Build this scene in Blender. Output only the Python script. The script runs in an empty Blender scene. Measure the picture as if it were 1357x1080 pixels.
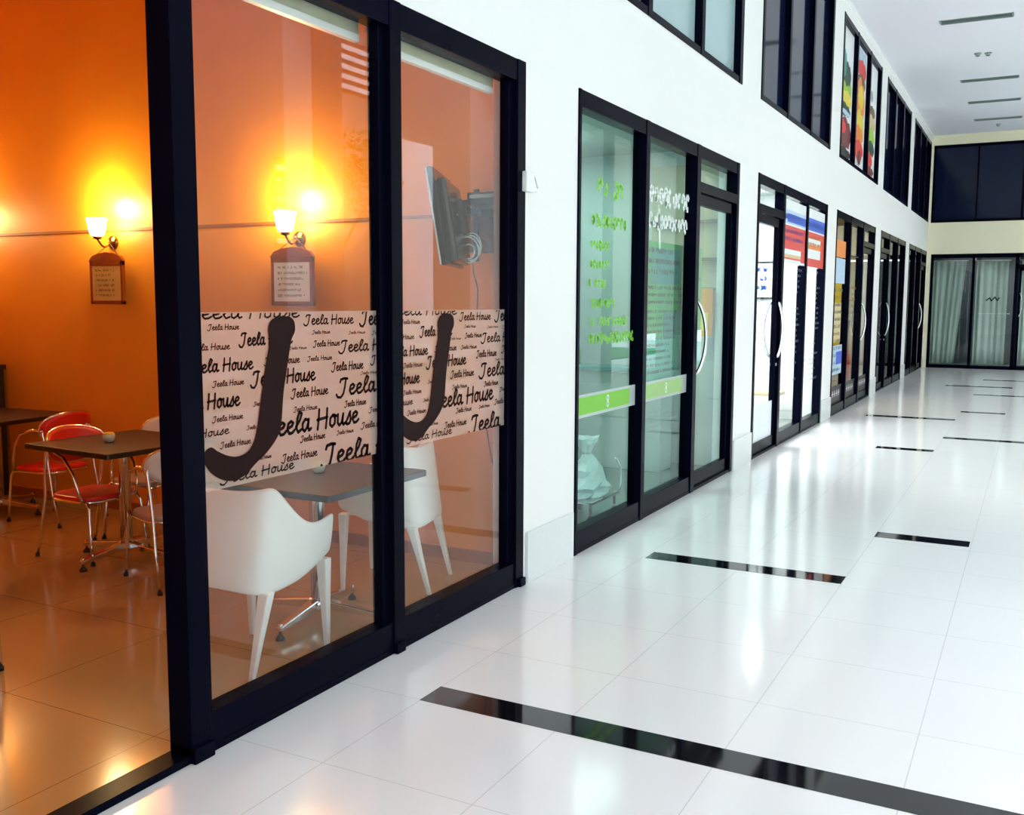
import bpy, bmesh, math, random
from mathutils import Vector, Matrix
R = math.radians
S = bpy.context.scene
COL = S.collection
random.seed(7)

# ------------------------------------------------------------------ camera
cam_d = bpy.data.cameras.new('camera'); cam = bpy.data.objects.new('camera', cam_d); COL.objects.link(cam)
F_PX, YAW, PITCH, ROLL, CX, CH = 1302.43, 0.4888, -0.1074, 0.0045, 2.6675, 1.7
fw = Vector((-math.sin(YAW)*math.cos(PITCH), math.cos(YAW)*math.cos(PITCH), math.sin(PITCH)))
r0 = Vector((math.cos(YAW), math.sin(YAW), 0)); u0 = r0.cross(fw)
rt = math.cos(ROLL)*r0 + math.sin(ROLL)*u0; up = rt.cross(fw)
M = Matrix((rt, up, -fw)).transposed().to_4x4(); M.translation = Vector((CX, 0, CH))
cam.matrix_world = M
cam_d.sensor_fit = 'HORIZONTAL'; cam_d.sensor_width = 36; cam_d.lens = F_PX*36/1357
cam_d.clip_start = .05; cam_d.clip_end = 300
S.camera = cam

# ------------------------------------------------------------------ world and view
W = bpy.data.worlds.new('overcast_sky'); S.world = W; W.use_nodes = True
bg = W.node_tree.nodes['Background']; bg.inputs[0].default_value = (.83, .93, 1.04, 1); bg.inputs[1].default_value = 3.3
S.view_settings.view_transform = 'Standard'; S.view_settings.look = 'None'
S.view_settings.gamma = 1; S.view_settings.use_curve_mapping = False
S.view_settings.exposure = 1.0

def area(name, loc, size, power, col, rot=(0, 0, 0)):
    l = bpy.data.lights.new(name, 'AREA'); l.shape = 'RECTANGLE'; l.size, l.size_y = size
    l.energy = power; l.color = col
    o = bpy.data.objects.new(name, l); o.location = loc; o.rotation_euler = rot; COL.objects.link(o); return o

# ------------------------------------------------------------------ materials
def rgb(h):
    v = [int(h[i:i+2], 16)/255 for i in (0, 2, 4)]
    return tuple(c/12.92 if c <= .04045 else ((c+.055)/1.055)**2.4 for c in v) + (1,)
def mat(name, col, rough=.5, metal=0, noise=0, nscale=8, spec=.5, coat=0, emit=None, es=0, bump=0):
    m = bpy.data.materials.new(name); m.use_nodes = True; nt = m.node_tree; p = nt.nodes['Principled BSDF']
    if isinstance(col, str): col = rgb(col)
    p.inputs['Base Color'].default_value = col; p.inputs['Roughness'].default_value = rough
    p.inputs['Metallic'].default_value = metal; p.inputs['Specular IOR Level'].default_value = spec
    p.inputs['Coat Weight'].default_value = coat; p.inputs['Coat Roughness'].default_value = .03
    if emit: p.inputs['Emission Color'].default_value = emit; p.inputs['Emission Strength'].default_value = es
    if noise or bump:
        tc = nt.nodes.new('ShaderNodeTexCoord'); n = nt.nodes.new('ShaderNodeTexNoise'); n.inputs['Scale'].default_value = nscale
        n.inputs['Detail'].default_value = 4; nt.links.new(tc.outputs['Object'], n.inputs['Vector'])
        if noise:
            mx = nt.nodes.new('ShaderNodeMix'); mx.data_type = 'RGBA'
            mx.inputs[6].default_value = tuple(c*(1-noise) for c in col[:3])+(1,)
            mx.inputs[7].default_value = tuple(min(1, c*(1+noise)) for c in col[:3])+(1,)
            nt.links.new(n.outputs['Fac'], mx.inputs[0]); nt.links.new(mx.outputs[2], p.inputs['Base Color'])
        if bump:
            b = nt.nodes.new('ShaderNodeBump'); b.inputs['Strength'].default_value = bump; b.inputs['Distance'].default_value = .005
            nt.links.new(n.outputs['Fac'], b.inputs['Height']); nt.links.new(b.outputs[0], p.inputs['Normal'])
    return m
def glassmat(name, tint=(1, 1, 1, 1), ior=1.55, boost=1.0, rough=0, edge=1.0):
    """architectural pane: what is not mirrored passes straight through"""
    m = bpy.data.materials.new(name); m.use_nodes = True; nt = m.node_tree; nt.nodes.clear()
    o = nt.nodes.new('ShaderNodeOutputMaterial'); mx = nt.nodes.new('ShaderNodeMixShader')
    t = nt.nodes.new('ShaderNodeBsdfTransparent'); t.inputs[0].default_value = tint
    g = nt.nodes.new('ShaderNodeBsdfGlossy'); g.inputs['Roughness'].default_value = rough
    f = nt.nodes.new('ShaderNodeLayerWeight'); f.inputs[0].default_value = .5
    pw = nt.nodes.new('ShaderNodeMath'); pw.operation = 'POWER'; pw.inputs[1].default_value = 5
    k = nt.nodes.new('ShaderNodeMath'); k.operation = 'MULTIPLY_ADD'; k.use_clamp = True
    f0 = ((ior-1)/(ior+1))**2*boost; k.inputs[1].default_value = (1-f0)*edge; k.inputs[2].default_value = f0
    nt.links.new(f.outputs['Facing'], pw.inputs[0]); nt.links.new(pw.outputs[0], k.inputs[0]); nt.links.new(k.outputs[0], mx.inputs[0])
    nt.links.new(t.outputs[0], mx.inputs[1]); nt.links.new(g.outputs[0], mx.inputs[2]); nt.links.new(mx.outputs[0], o.inputs[0])
    return m
def filmmat(name, col, alpha):
    m = mat(name, col, .5); m.node_tree.nodes['Principled BSDF'].inputs['Alpha'].default_value = alpha; return m
def tilemat(name, col, grout, tx, ty, ox, oy, rough, gw=.004, noise=.03, coat=0, spec=.5):
    m = mat(name, col, rough, noise=noise, nscale=1.3, coat=coat, spec=spec); nt = m.node_tree; p = nt.nodes['Principled BSDF']
    tc = nt.nodes.new('ShaderNodeTexCoord'); sp = nt.nodes.new('ShaderNodeSeparateXYZ'); nt.links.new(tc.outputs['Object'], sp.inputs[0])
    outs = []
    for i, (t, o) in enumerate(((tx, ox), (ty, oy))):
        a = nt.nodes.new('ShaderNodeMath'); a.operation = 'SUBTRACT'; a.inputs[1].default_value = o-100*t; nt.links.new(sp.outputs[i], a.inputs[0])
        b = nt.nodes.new('ShaderNodeMath'); b.operation = 'MODULO'; b.inputs[1].default_value = t; nt.links.new(a.outputs[0], b.inputs[0])
        c = nt.nodes.new('ShaderNodeMath'); c.operation = 'LESS_THAN'; c.inputs[1].default_value = gw; nt.links.new(b.outputs[0], c.inputs[0]); outs.append(c)
    mxm = nt.nodes.new('ShaderNodeMath'); mxm.operation = 'MAXIMUM'; nt.links.new(outs[0].outputs[0], mxm.inputs[0]); nt.links.new(outs[1].outputs[0], mxm.inputs[1])
    src = p.inputs['Base Color'].links[0].from_socket
    mx = nt.nodes.new('ShaderNodeMix'); mx.data_type = 'RGBA'; nt.links.new(mxm.outputs[0], mx.inputs[0]); nt.links.new(src, mx.inputs[6])
    mx.inputs[7].default_value = rgb(grout); nt.links.new(mx.outputs[2], p.inputs['Base Color'])
    return m
M_ = {}
M_['floor'] = tilemat('polished_white_tile', 'EFEDEB', 'D2D2D0', .64, .66, .42, 4.06, .13, spec=.6)
M_['cafefloor'] = tilemat('beige_floor_tile', 'B08A54', '6E4E2A', .9, .9, -.3, 2.6, .13, noise=.12, spec=.6)
M_['shopfloor'] = tilemat('grey_green_floor_tile', '61756F', '4A5A56', .6, .6, 0, 0, .2)
M_['wall'] = mat('cream_wall_paint', 'F2F2F0', .55, noise=.015, nscale=3)
M_['fascia'] = mat('warm_cream_wall_paint', 'F4EFCE', .55, noise=.015)
M_['ceil'] = mat('white_ceiling_paint', 'E4E4EC', .7, noise=.01)
M_['orange'] = mat('orange_wall_paint', (.78, .30, .02, 1), .42, noise=.10, nscale=2.2)
M_['orange2'] = mat('dark_orange_moulding', (.35, .10, .01, 1), .5)
M_['white_in'] = mat('pale_interior_paint', 'B4C2BE', .6, noise=.02)
M_['grey_in'] = mat('grey_green_interior_paint', '98A8A2', .6, noise=.02)
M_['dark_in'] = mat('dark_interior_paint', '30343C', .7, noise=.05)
M_['beige_in'] = mat('beige_interior_paint', 'B9AE93', .6, noise=.05)
M_['black'] = mat('black_aluminium', (.0015, .002, .008, 1), .22, spec=.5, noise=.1, nscale=30)
M_['black'].node_tree.nodes['Principled BSDF'].inputs['IOR'].default_value = 1.09
M_['inlay'] = mat('black_granite_inlay', (.006, .006, .008, 1), .05, spec=.6, noise=.3, nscale=200)
M_['plinth'] = mat('speckled_white_granite', 'DDE2E0', .3, noise=.10, nscale=160)
M_['glass'] = glassmat('clear_shop_glass', (.97, .985, .98, 1), 1.5, .9, edge=.75)
M_['glassg'] = glassmat('greenish_shop_glass', (.80, .93, .89, 1), 1.5, .9, edge=.5)
M_['glassd'] = glassmat('smoked_shop_glass', (.30, .33, .40, 1), 1.5, 1.0)
M_['navy'] = mat('dark_navy_tinted_glass', (.005, .009, .032, 1), .08, spec=.25, noise=.1, nscale=1)
M_['teal'] = mat('pale_frosted_glass', 'A9C4C6', .25, spec=.6, noise=.08, nscale=1.2)
M_['chrome'] = mat('chrome', (.72, .74, .76, 1), .12, metal=1, noise=.03, nscale=20)
M_['steel'] = mat('brushed_steel', (.5, .52, .55, 1), .3, metal=1, noise=.05, nscale=40)
M_['whitepl'] = mat('white_plastic', 'F4F4EE', .28, noise=.01)
M_['creamvinyl'] = mat('off_white_vinyl', 'D8CFC4', .35, noise=.03)
M_['tanseat'] = mat('tan_vinyl_seat', 'A88F80', .35, noise=.05)
M_['red'] = mat('red_vinyl', (.70, .018, .006, 1), .35, noise=.08)
M_['darkred'] = mat('dark_red_vinyl', (.30, .006, .008, 1), .3, noise=.08)
M_['tabletop'] = mat('dark_brown_laminate', (.050, .020, .012, 1), .4, noise=.25, nscale=12, spec=.15)
M_['edge'] = mat('black_edge_band', (.006, .005, .005, 1), .3, noise=.1)
M_['rubber'] = mat('black_rubber', (.01, .01, .01, 1), .6, noise=.1)
M_['wood'] = mat('brown_wood', (.30, .06, .008, 1), .55, spec=.15, noise=.3, nscale=14)  # brown wood, reddened to carry the warm lamp light
M_['darkwood'] = mat('very_dark_wood', (.02, .008, .004, 1), .4, noise=.3, nscale=10)
M_['paper'] = mat('cream_paper', 'D9BC6A', .7, noise=.05)  # yellow of the warm lamp light mixed into the paper tone
M_['whitepaper'] = mat('white_paper', 'EEF0F0', .6, noise=.02)
M_['ink'] = mat('dark_ink', (.02, .012, .01, 1), .6, noise=.1)
M_['greyink'] = mat('grey_ink', '6E7C86', .6, noise=.1)
M_['jbrown'] = mat('dark_brown_vinyl_letter', (.016, .004, .003, 1), .6, spec=.1, noise=.1)
M_['textink'] = mat('brown_black_vinyl_text', (.012, .004, .004, 1), .6, noise=.1, spec=.1)
M_['film'] = filmmat('translucent_cream_window_film', (.85, .66, .55, 1), .38)
M_['frost'] = filmmat('frosted_window_film', (.80, .86, .90, 1), .92)
M_['frosth'] = filmmat('half_clear_window_film', (.78, .86, .86, 1), .55)
M_['green'] = filmmat('lime_green_vinyl', (.22, .62, .03, 1), .85)
M_['palegreen'] = filmmat('pale_green_vinyl', (.42, .70, .22, 1), .75)
M_['vwhite'] = filmmat('white_vinyl_lettering', (.85, .92, .88, 1), .92)
M_['blindcloth'] = mat('cream_blind_fabric', 'B9B79A', .7, noise=.25, nscale=6)
M_['whitemetal'] = mat('white_enamel', 'F2F2F0', .35, noise=.01)
M_['screen'] = mat('black_gloss_plastic', (.006, .010, .012, 1), .15, spec=.6, noise=.1)
M_['silver'] = mat('silver_trim', 'C9D2D0', .3, noise=.03)
M_['cable'] = mat('pale_cable_sheath', 'D8E2DC', .4, noise=.03)
M_['dkcable'] = mat('brown_cable_sheath', (.09, .06, .045, 1), .5, noise=.1)
M_['shelfglass'] = glassmat('smoked_shelf_glass', (.55, .57, .50, 1), 1.5, 2.0)
M_['glow'] = mat('glowing_frosted_shade', (1, .93, .72, 1), .4, emit=(1, .80, .45, 1), es=14, noise=.01)
M_['brass'] = mat('dark_brass', (.28, .16, .05, 1), .25, metal=1, noise=.1)
M_['yellow'] = mat('yellow_wax', (.75, .50, .02, 1), .4, noise=.1)
M_['cupglass'] = mat('pale_pottery_glass', 'C9CBB8', .15, noise=.1, spec=.8)
M_['curtain'] = mat('pale_sea_green_curtain', 'B4C8BC', .8, noise=.1, nscale=3)
M_['slot'] = mat('grey_green_louvre', '8C9C98', .4, noise=.05)
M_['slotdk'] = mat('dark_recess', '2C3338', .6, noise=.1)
M_['ground'] = mat('pale_concrete', 'E4E6E2', .7, noise=.08, nscale=1)
M_['grass'] = mat('clipped_lawn', (.08, .20, .03, 1), .8, noise=.4, nscale=20)
M_['leaf'] = mat('green_leaf', (.08, .22, .04, 1), .5, noise=.4, nscale=5)
M_['trunk'] = mat('brown_bark', (.12, .08, .05, 1), .8, noise=.3, nscale=20)
M_['building'] = mat('grey_beige_render', '8C857A', .7, noise=.03)
M_['louvre'] = mat('white_louvre_metal', 'F4F6F6', .4, noise=.03)
M_['tealvinyl'] = mat('teal_upholstery', (.05, .12, .13, 1), .5, noise=.1)
M_['bag'] = mat('white_plastic_sheet', 'E4EAEC', .35, noise=.05, nscale=20)
for n, c in dict(p_blue='2A5BD0', p_red='E0352A', p_orange='F08A2C', p_yellow='E9D23C', p_lime='9CC83A', p_dgreen='123F28',
                 p_maroon='6E1A20', p_white='EDF0F2', p_sky='B9D3EA', p_brown='6A4A2A', p_tan='D8BF8A', p_teal='2E8F88', p_lgreen='46A850',
                 p_paleteal='56B8A6', p_violet='7A3A9A', p_black='0A0C10', p_grey='9AA4A8').items():
    M_[n] = mat('print_'+n[2:], c, .45, noise=.05, nscale=10)

# ------------------------------------------------------------------ mesh helper
class MB:
    def __init__(s): s.v = []; s.f = []; s.m = []; s.sm = []; s.mats = []
    def mi(s, m):
        if m not in s.mats: s.mats.append(m)
        return s.mats.index(m)
    def add(s, vs, fs, m, smooth=False, X=None):
        b = len(s.v); k = s.mi(m)
        for v in vs:
            v = Vector(v); s.v.append(tuple(X @ v) if X else tuple(v))
        for f in fs: s.f.append([b+i for i in f]); s.m.append(k); s.sm.append(smooth)
        return s
    def box(s, a, b, m, X=None):
        x0, y0, z0 = a; x1, y1, z1 = b
        x0, x1 = sorted((x0, x1)); y0, y1 = sorted((y0, y1)); z0, z1 = sorted((z0, z1))
        return s.add([(x0, y0, z0), (x1, y0, z0), (x1, y1, z0), (x0, y1, z0), (x0, y0, z1), (x1, y0, z1), (x1, y1, z1), (x0, y1, z1)],
              [(0, 3, 2, 1), (4, 5, 6, 7), (0, 1, 5, 4), (1, 2, 6, 5), (2, 3, 7, 6), (3, 0, 4, 7)], m, X=X)
    def tube(s, pts, r, m, n=10, X=None, cap=True, closed=False):
        pts = [Vector(p) for p in pts]; N = len(pts); rs = r if isinstance(r, (list, tuple)) else [r]*N
        vs = []; fs = []; prev = None
        for i, p in enumerate(pts):
            if closed: t = (pts[(i+1) % N]-pts[i-1]).normalized()
            else: t = (pts[min(i+1, N-1)]-pts[max(i-1, 0)]).normalized()
            if prev is None:
                a = Vector((0, 0, 1)) if abs(t.z) < .9 else Vector((1, 0, 0)); u = t.cross(a).normalized()
            else: u = (prev-t*prev.dot(t)).normalized()
            prev = u; w = t.cross(u)
            for k in range(n):
                an = 2*math.pi*k/n; vs.append(p+(u*math.cos(an)+w*math.sin(an))*rs[i])
        for i in range(N if closed else N-1):
            j = (i+1) % N
            for k in range(n):
                k2 = (k+1) % n; fs.append((i*n+k, i*n+k2, j*n+k2, j*n+k))
        if cap and not closed: fs.append(tuple(range(n))[::-1]); fs.append(tuple((N-1)*n+k for k in range(n)))
        return s.add(vs, fs, m, True, X)
    def lathe(s, prof, m, n=20, X=None, smooth=True):
        vs = []; fs = []
        for r, z in prof:
            for k in range(n): a = 2*math.pi*k/n; vs.append((r*math.cos(a), r*math.sin(a), z))
        for i in range(len(prof)-1):
            for k in range(n):
                k2 = (k+1) % n; fs.append((i*n+k, i*n+k2, (i+1)*n+k2, (i+1)*n+k))
        if prof[0][0] > 1e-5: fs.append(tuple(range(n))[::-1])
        if prof[-1][0] > 1e-5: fs.append(tuple((len(prof)-1)*n+k for k in range(n)))
        return s.add(vs, fs, m, smooth, X)
    def prism(s, outline, z0, z1, m, X=None, smooth=False):
        n = len(outline); vs = [(x, y, z0) for x, y in outline]+[(x, y, z1) for x, y in outline]
        fs = [tuple(range(n))[::-1], tuple(range(n, 2*n))]+[(i, (i+1) % n, n+(i+1) % n, n+i) for i in range(n)]
        return s.add(vs, fs, m, smooth, X)
    def build(s, name, parent=None, bevel=0, sub=0, solid=0):
        me = bpy.data.meshes.new(name); me.from_pydata(s.v, [], s.f); 
        for m in s.mats: me.materials.append(m)
        me.polygons.foreach_set('material_index', s.m); me.polygons.foreach_set('use_smooth', s.sm)
        bm = bmesh.new(); bm.from_mesh(me); bmesh.ops.recalc_face_normals(bm, faces=bm.faces[:]) ; bm.to_mesh(me); bm.free()
        me.update(); o = bpy.data.objects.new(name, me); COL.objects.link(o)
        if parent: o.parent = parent
        if solid:
            q = o.modifiers.new('solid', 'SOLIDIFY'); q.thickness = solid; q.offset = 0
        if bevel:
            q = o.modifiers.new('bevel', 'BEVEL'); q.width = bevel; q.segments = 2; q.limit_method = 'ANGLE'
        if sub:
            q = o.modifiers.new('sub', 'SUBSURF'); q.levels = sub; q.render_levels = sub
        return o
def thing(name, label, cat, loc=(0, 0, 0), rz=0, group=None):
    o = bpy.data.objects.new(name, None); o.empty_display_size = .1; COL.objects.link(o); o.location = loc; o.rotation_euler = (0, 0, rz)
    o['label'] = label; o['category'] = cat
    if group: o['group'] = group
    return o
def tag(o, label, cat, group=None):
    o['label'] = label; o['category'] = cat
    if group: o['group'] = group
    return o
def struct(o, label=None, cat='wall'):
    o['kind'] = 'structure'
    if label: o['label'] = label; o['category'] = cat
    return o
def sroot(name, label, cat, loc=(0, 0, 0)):
    o = bpy.data.objects.new(name, None); COL.objects.link(o); o.location = loc; return struct(o, label, cat)
def dup(root, loc, rz, label, group=None):
    r = root.copy(); COL.objects.link(r); r.location = loc; r.rotation_euler = (0, 0, rz); r['label'] = label
    if group: r['group'] = group
    def rec(a, b):
        for ch in list(a.children):
            if ch is r: continue
            c = ch.copy(); COL.objects.link(c); c.parent = b; rec(ch, c)
    rec(root, r); return r

# ------------------------------------------------------------------ setting: shell
H, B, T, CZ = 3.06, 3.81, 5.85, 6.05
Y0, PER, WID, YB = 5.90, 4.6, 3.85, 28.4
bays = [(1.30, 5.15)] + [(Y0+PER*i, Y0+PER*i+WID) for i in range(5)]
XR = 5.6                                                             # open side of the arcade
f = MB(); f.box((0, -4, -.15), (XR+.4, YB, 0), M_['floor']); struct(f.build('floor'), 'polished white tiled arcade floor', 'floor')
f = MB(); f.box((-6.4, .5, -.15), (0, 5.6, 0), M_['cafefloor']); struct(f.build('floor_cafe'), 'glossy beige tiled floor inside the cafe', 'floor')
f = MB(); f.box((-4.2, 5.6, -.15), (0, YB, 0), M_['shopfloor']); struct(f.build('floor_shops'), 'grey tiled floor inside the shops', 'floor')
f = MB(); f.box((-4.2, YB, -.15), (XR+.4, YB+2.4, -.001), M_['shopfloor']); struct(f.build('floor_back'), 'grey floor of the shop at the far end', 'floor')

wl = MB(); m = M_['wall']; t = .2
prev = -4
for a, b in bays+[(YB, YB)]:
    wl.box((-t, prev, 0), (0, a, B), m) if prev < a else None
    prev = b
prev = -4
for a, b in bays+[(YB, YB)]:
    wl.box((-t, prev, B), (0, a, T), m); prev = b
for a, b in bays: wl.box((-t, a, H), (0, b, B), m)
wl.box((-t, -4, T), (0, YB, CZ), m)
struct(wl.build('wall_left'), 'cream wall pierced by black framed shopfronts and upper windows', 'wall')
wb = MB(); m = M_['fascia']
wb.box((0, YB, 2.99), (XR+.4, YB+.2, 3.81), m); wb.box((0, YB, 5.80), (XR+.4, YB+.2, CZ), m)
wb.box((-.2, YB, 0), (.10, YB+.2, 2.99), m); wb.box((-.2, YB, 3.81), (.05, YB+.2, 5.80), m)
wb.box((5.3, YB, 0), (XR+.4, YB+.2, 2.99), m); wb.box((5.3, YB, 3.81), (XR+.4, YB+.2, 5.8), m)
struct(wb.build('wall_back'), 'cream wall closing the far end of the arcade', 'wall')
# ceiling with slots left open for the recessed strips
SL = [(17.15, .26), (21.75, .26), (24.10, .26), (26.40, .26)]
ce = MB(); m = M_['ceil']; prev = -4
for y, w in SL:
    ce.box((-.2, prev, CZ), (XR+.4, y-w/2, CZ+.15), m)
    ce.box((-.2, y-w/2, CZ), (1.07, y+w/2, CZ+.15), m); ce.box((2.11, y-w/2, CZ), (XR+.4, y+w/2, CZ+.15), m); prev = y+w/2
ce.box((-.2, prev, CZ), (XR+.4, YB+.2, CZ+.15), m)
struct(ce.build('ceiling'), 'smooth white ceiling high above the arcade', 'ceiling')
wf = MB(); wf.box((-.2, -4.2, 0), (XR+.4, -4, CZ), M_['wall']); struct(wf.build('wall_front'), 'cream wall closing the near end of the arcade behind the viewer', 'wall')  # added out of view to stop light entering behind the camera
co = MB(); co.box((0, -4, CZ-.05), (.03, YB, CZ), M_['wall']); co.box((0, YB-.03, CZ-.05), (XR, YB, CZ), M_['fascia'])
struct(co.build('trim_1'), 'thin cornice where wall meets ceiling', 'trim')

# columns and garden on the open right side (seen only as reflections)
n = 1
cm = MB()
for y in (.7, 5.2, 9.8, 14.4, 19.0, 23.6, 27.9):
    c = MB(); c.box((XR-.35, y, 0), (XR+.1, y+.6, CZ), M_['wall']); struct(c.build('column_right'), 'square white column on the open side of the arcade', 'column')
c = MB(); c.box((XR-.3, -4, 5.2), (XR+.05, YB, CZ), M_['wall']); struct(c.build('beam_right'), 'white edge beam over the open side', 'beam')
g = MB(); g.box((XR+.4, -12, -.3), (45, 45, -.12), M_['ground']); struct(g.build('ground'), 'pale concrete court outside', 'ground')
g = MB(); g.box((9, -6, -.12), (13, 36, -.06), M_['grass']); struct(g.build('lawn'), 'lawn strip in the court', 'lawn')

# plinths
for i, (a, b) in enumerate([(5.19, 5.86)]+[(bays[k][1]+.02, bays[k+1][0]-.02) for k in range(1, 5)]+[(bays[5][1]+.02, YB-.05)]):
    p = MB(); p.box((0, a, 0), (.022, b, .31), M_['plinth'])
    struct(p.build('baseboard_left', bevel=.003), 'speckled granite plinth tile at the foot of the wall', 'plinth')

# black floor inlays
for i, (x0, x1, y0, y1) in enumerate([(.42, 4.26, 3.395, 3.565), (.44, 1.70, 6.09, 6.27), (1.70, 2.33, 7.47, 7.65), (1.06, 1.69, 12.15, 12.33),
        (1.69, 2.97, 13.45, 13.63), (.44, 1.68, 15.6, 15.8), (1.68, 2.31, 16.87, 17.05), (1.69, 2.97, 20.2, 20.4), (1.06, 2.30, 22.2, 22.42), (1.67, 2.95, 24.25, 24.45)]):
    p = MB(); p.box((x0, y0, -.01), (x1, y1, .0015), M_['inlay']); struct(p.build('trim_%d' % (i+2)), 'black granite strip set into the white floor', 'floor strip')

# ------------------------------------------------------------------ lettering helpers (flat print on glass or paper)
GLY = {
 'J': ([[(.12, .80), (.16, .95), (.34, 1.0), (.50, .97)], [(.42, .97), (.36, .5), (.28, .12), (.14, -.10), (-.02, -.06), (-.08, .10)]], .56),
 'e': ([[(.05, .28), (.24, .38), (.30, .52), (.21, .62), (.09, .52), (.04, .25), (.12, .03), (.25, .05), (.36, .18)]], .37),
 'l': ([[(.04, .30), (.22, .60), (.32, .92), (.22, 1.02), (.12, .72), (.07, .22), (.14, .02), (.28, .14)]], .30),
 'a': ([[(.30, .55), (.17, .62), (.05, .42), (.04, .14), (.13, .02), (.25, .20), (.33, .60), (.29, .20), (.33, .03), (.43, .12)]], .44),
 'H': ([[(.12, 1.0), (.09, .5), (.03, 0)], [(.50, 1.0), (.47, .5), (.42, 0)], [(.02, .48), (.50, .55)]], .58),
 'o': ([[(.20, .62), (.06, .46), (.04, .14), (.14, .02), (.27, .16), (.29, .46), (.20, .62), (.36, .54)]], .38),
 'u': ([[(.06, .60), (.04, .15), (.12, .02), (.24, .16), (.32, .60), (.28, .15), (.32, .02), (.42, .12)]], .42),
 's': ([[(.02, .08), (.26, .66)], [(.24, .60), (.28, .25), (.22, .05), (.09, .01), (.02, .10)]], .33),
 ' ': ([], .26),
}
def ribbon(mb, pts, w, m, X, joints=True):
    """flat stroke in the local u,v plane"""
    for i in range(len(pts)-1):
        a = Vector(pts[i]); b = Vector(pts[i+1]); d = b-a
        if d.length < 1e-6: continue
        nrm = Vector((-d.y, d.x)).normalized()*w/2
        q = [a-nrm, b-nrm, b+nrm, a+nrm]; mb.add([X(p) for p in q], [(0, 1, 2, 3)], m)
    if joints:
        for p in pts:
            mb.add([X(Vector((p[0]+w/2*math.cos(k*math.pi/3), p[1]+w/2*math.sin(k*math.pi/3)))) for k in range(6)], [tuple(range(6))], m)
def word(mb, txt, h, width, m, X, bold=.15):
    tot = sum(GLY[c][1] for c in txt); sx = width/tot; x = 0
    for c in txt:
        st, adv = GLY[c]
        for s in st:
            ribbon(mb, [((x+px)*sx, py*h) for px, py in s], bold*h*.8, m, X)
        x += adv
def scribble(mb, u0, v0, u1, v1, rows, m, X, rnd, fill=.8, w=.12, ragged=True):
    """rows of small unreadable marks"""
    rh = (v1-v0)/rows
    for r in range(rows):
        y = v1-(r+.75)*rh; u = u0; end = u1-(rnd.random()*.35*(u1-u0) if ragged else 0); hh = rh*.5
        while u < end:
            k = rnd.randint(4, 6); a0 = rnd.random()*6.28; st = rnd.choice((-1, 1))*rnd.uniform(1.0, 1.5); el = rnd.uniform(.28, .45)
            pts = [(u+hh*(.32+el*.7*math.cos(a0+st*q_)), y+hh*(.5+el*1.1*math.sin(a0+st*q_))) for q_ in range(k)]
            ribbon(mb, pts, hh*w, m, X, False); u += hh*(.72 if rnd.random() < fill else 1.5)

# ------------------------------------------------------------------ shopfront builder
GX = -.05
def front_frame(name, label, a, b, z0, z1, mull, sill, head, end=(.06, .09), extra=None, x0=-.1, x1=.012):
    r = sroot(name, label, 'window', (0, a, z0))
    fm = MB(); k = M_['black']
    def bx(ya, yb, za, zb, xa=x0, xb=x1): fm.box((xa, ya-a, za-z0), (xb, yb-a, zb-z0), k)
    bx(a, b, z0, z0+sill, x0, x1-.006); bx(a, b, z1-head, z1, x0, x1-.006)
    bx(a, a+end[0], z0, z1); bx(b-end[1], b, z0, z1)
    for ya, yb in mull:
        bx(ya, yb, z0, z1)
    if extra: extra(bx)
    fm.build('frame', r, bevel=.004)
    return r
def pane(r, a, z0, ya, yb, za, zb, m, x=GX):
    p = MB(); p.box((x-.004, ya-a, za-z0), (x+.004, yb-a, zb-z0), m); return p.build('glass_pane', r)
def handle(parent, y, za, zb, bow=.075, m='chrome', x=.012, sgn=1, oy=0, bend=0.0):
    h = MB(); pts = []
    for i in range(17):
        t = i/16; s = math.sin(math.pi*t)**.6 if 0 < t < 1 else 0
        pts.append((x+sgn*(bow*s), y+bend*s, za+(zb-za)*t))
    h.tube(pts, .016, M_[m], 10); 
    return h.build('door_handle', parent)

# ================= shopfront of the cafe
A0 = 1.30
r1 = front_frame('window_1', 'black framed glass shopfront of the cafe with brown J film, its nearest panel open', 1.30, 5.15, 0, H,
                 [(2.50, 2.60), (3.80, 3.89)], .03, .12, end=(.07, .10),
                 extra=lambda bx: (bx(2.55, 5.10, 0, .155, -.09, .002), bx(2.58, 2.64, .1, H-.1, -.08, -.02),
                                   bx(3.75, 3.80, .1, H-.1, -.08, -.02), bx(5.0, 5.06, .1, H-.1, -.08, -.02),bx(2.50,2.60,0,.06,-.1,.03),bx(3.80,3.87,0,.05,-.1,.03),bx(5.08,5.15,0,.05,-.1,.03)))
p2 = pane(r1, A0, 0, 2.60, 3.80, .15, 2.95, M_['glass'])
p3 = pane(r1, A0, 0, 3.89, 5.06, .15, 2.95, M_['glass'])
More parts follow.
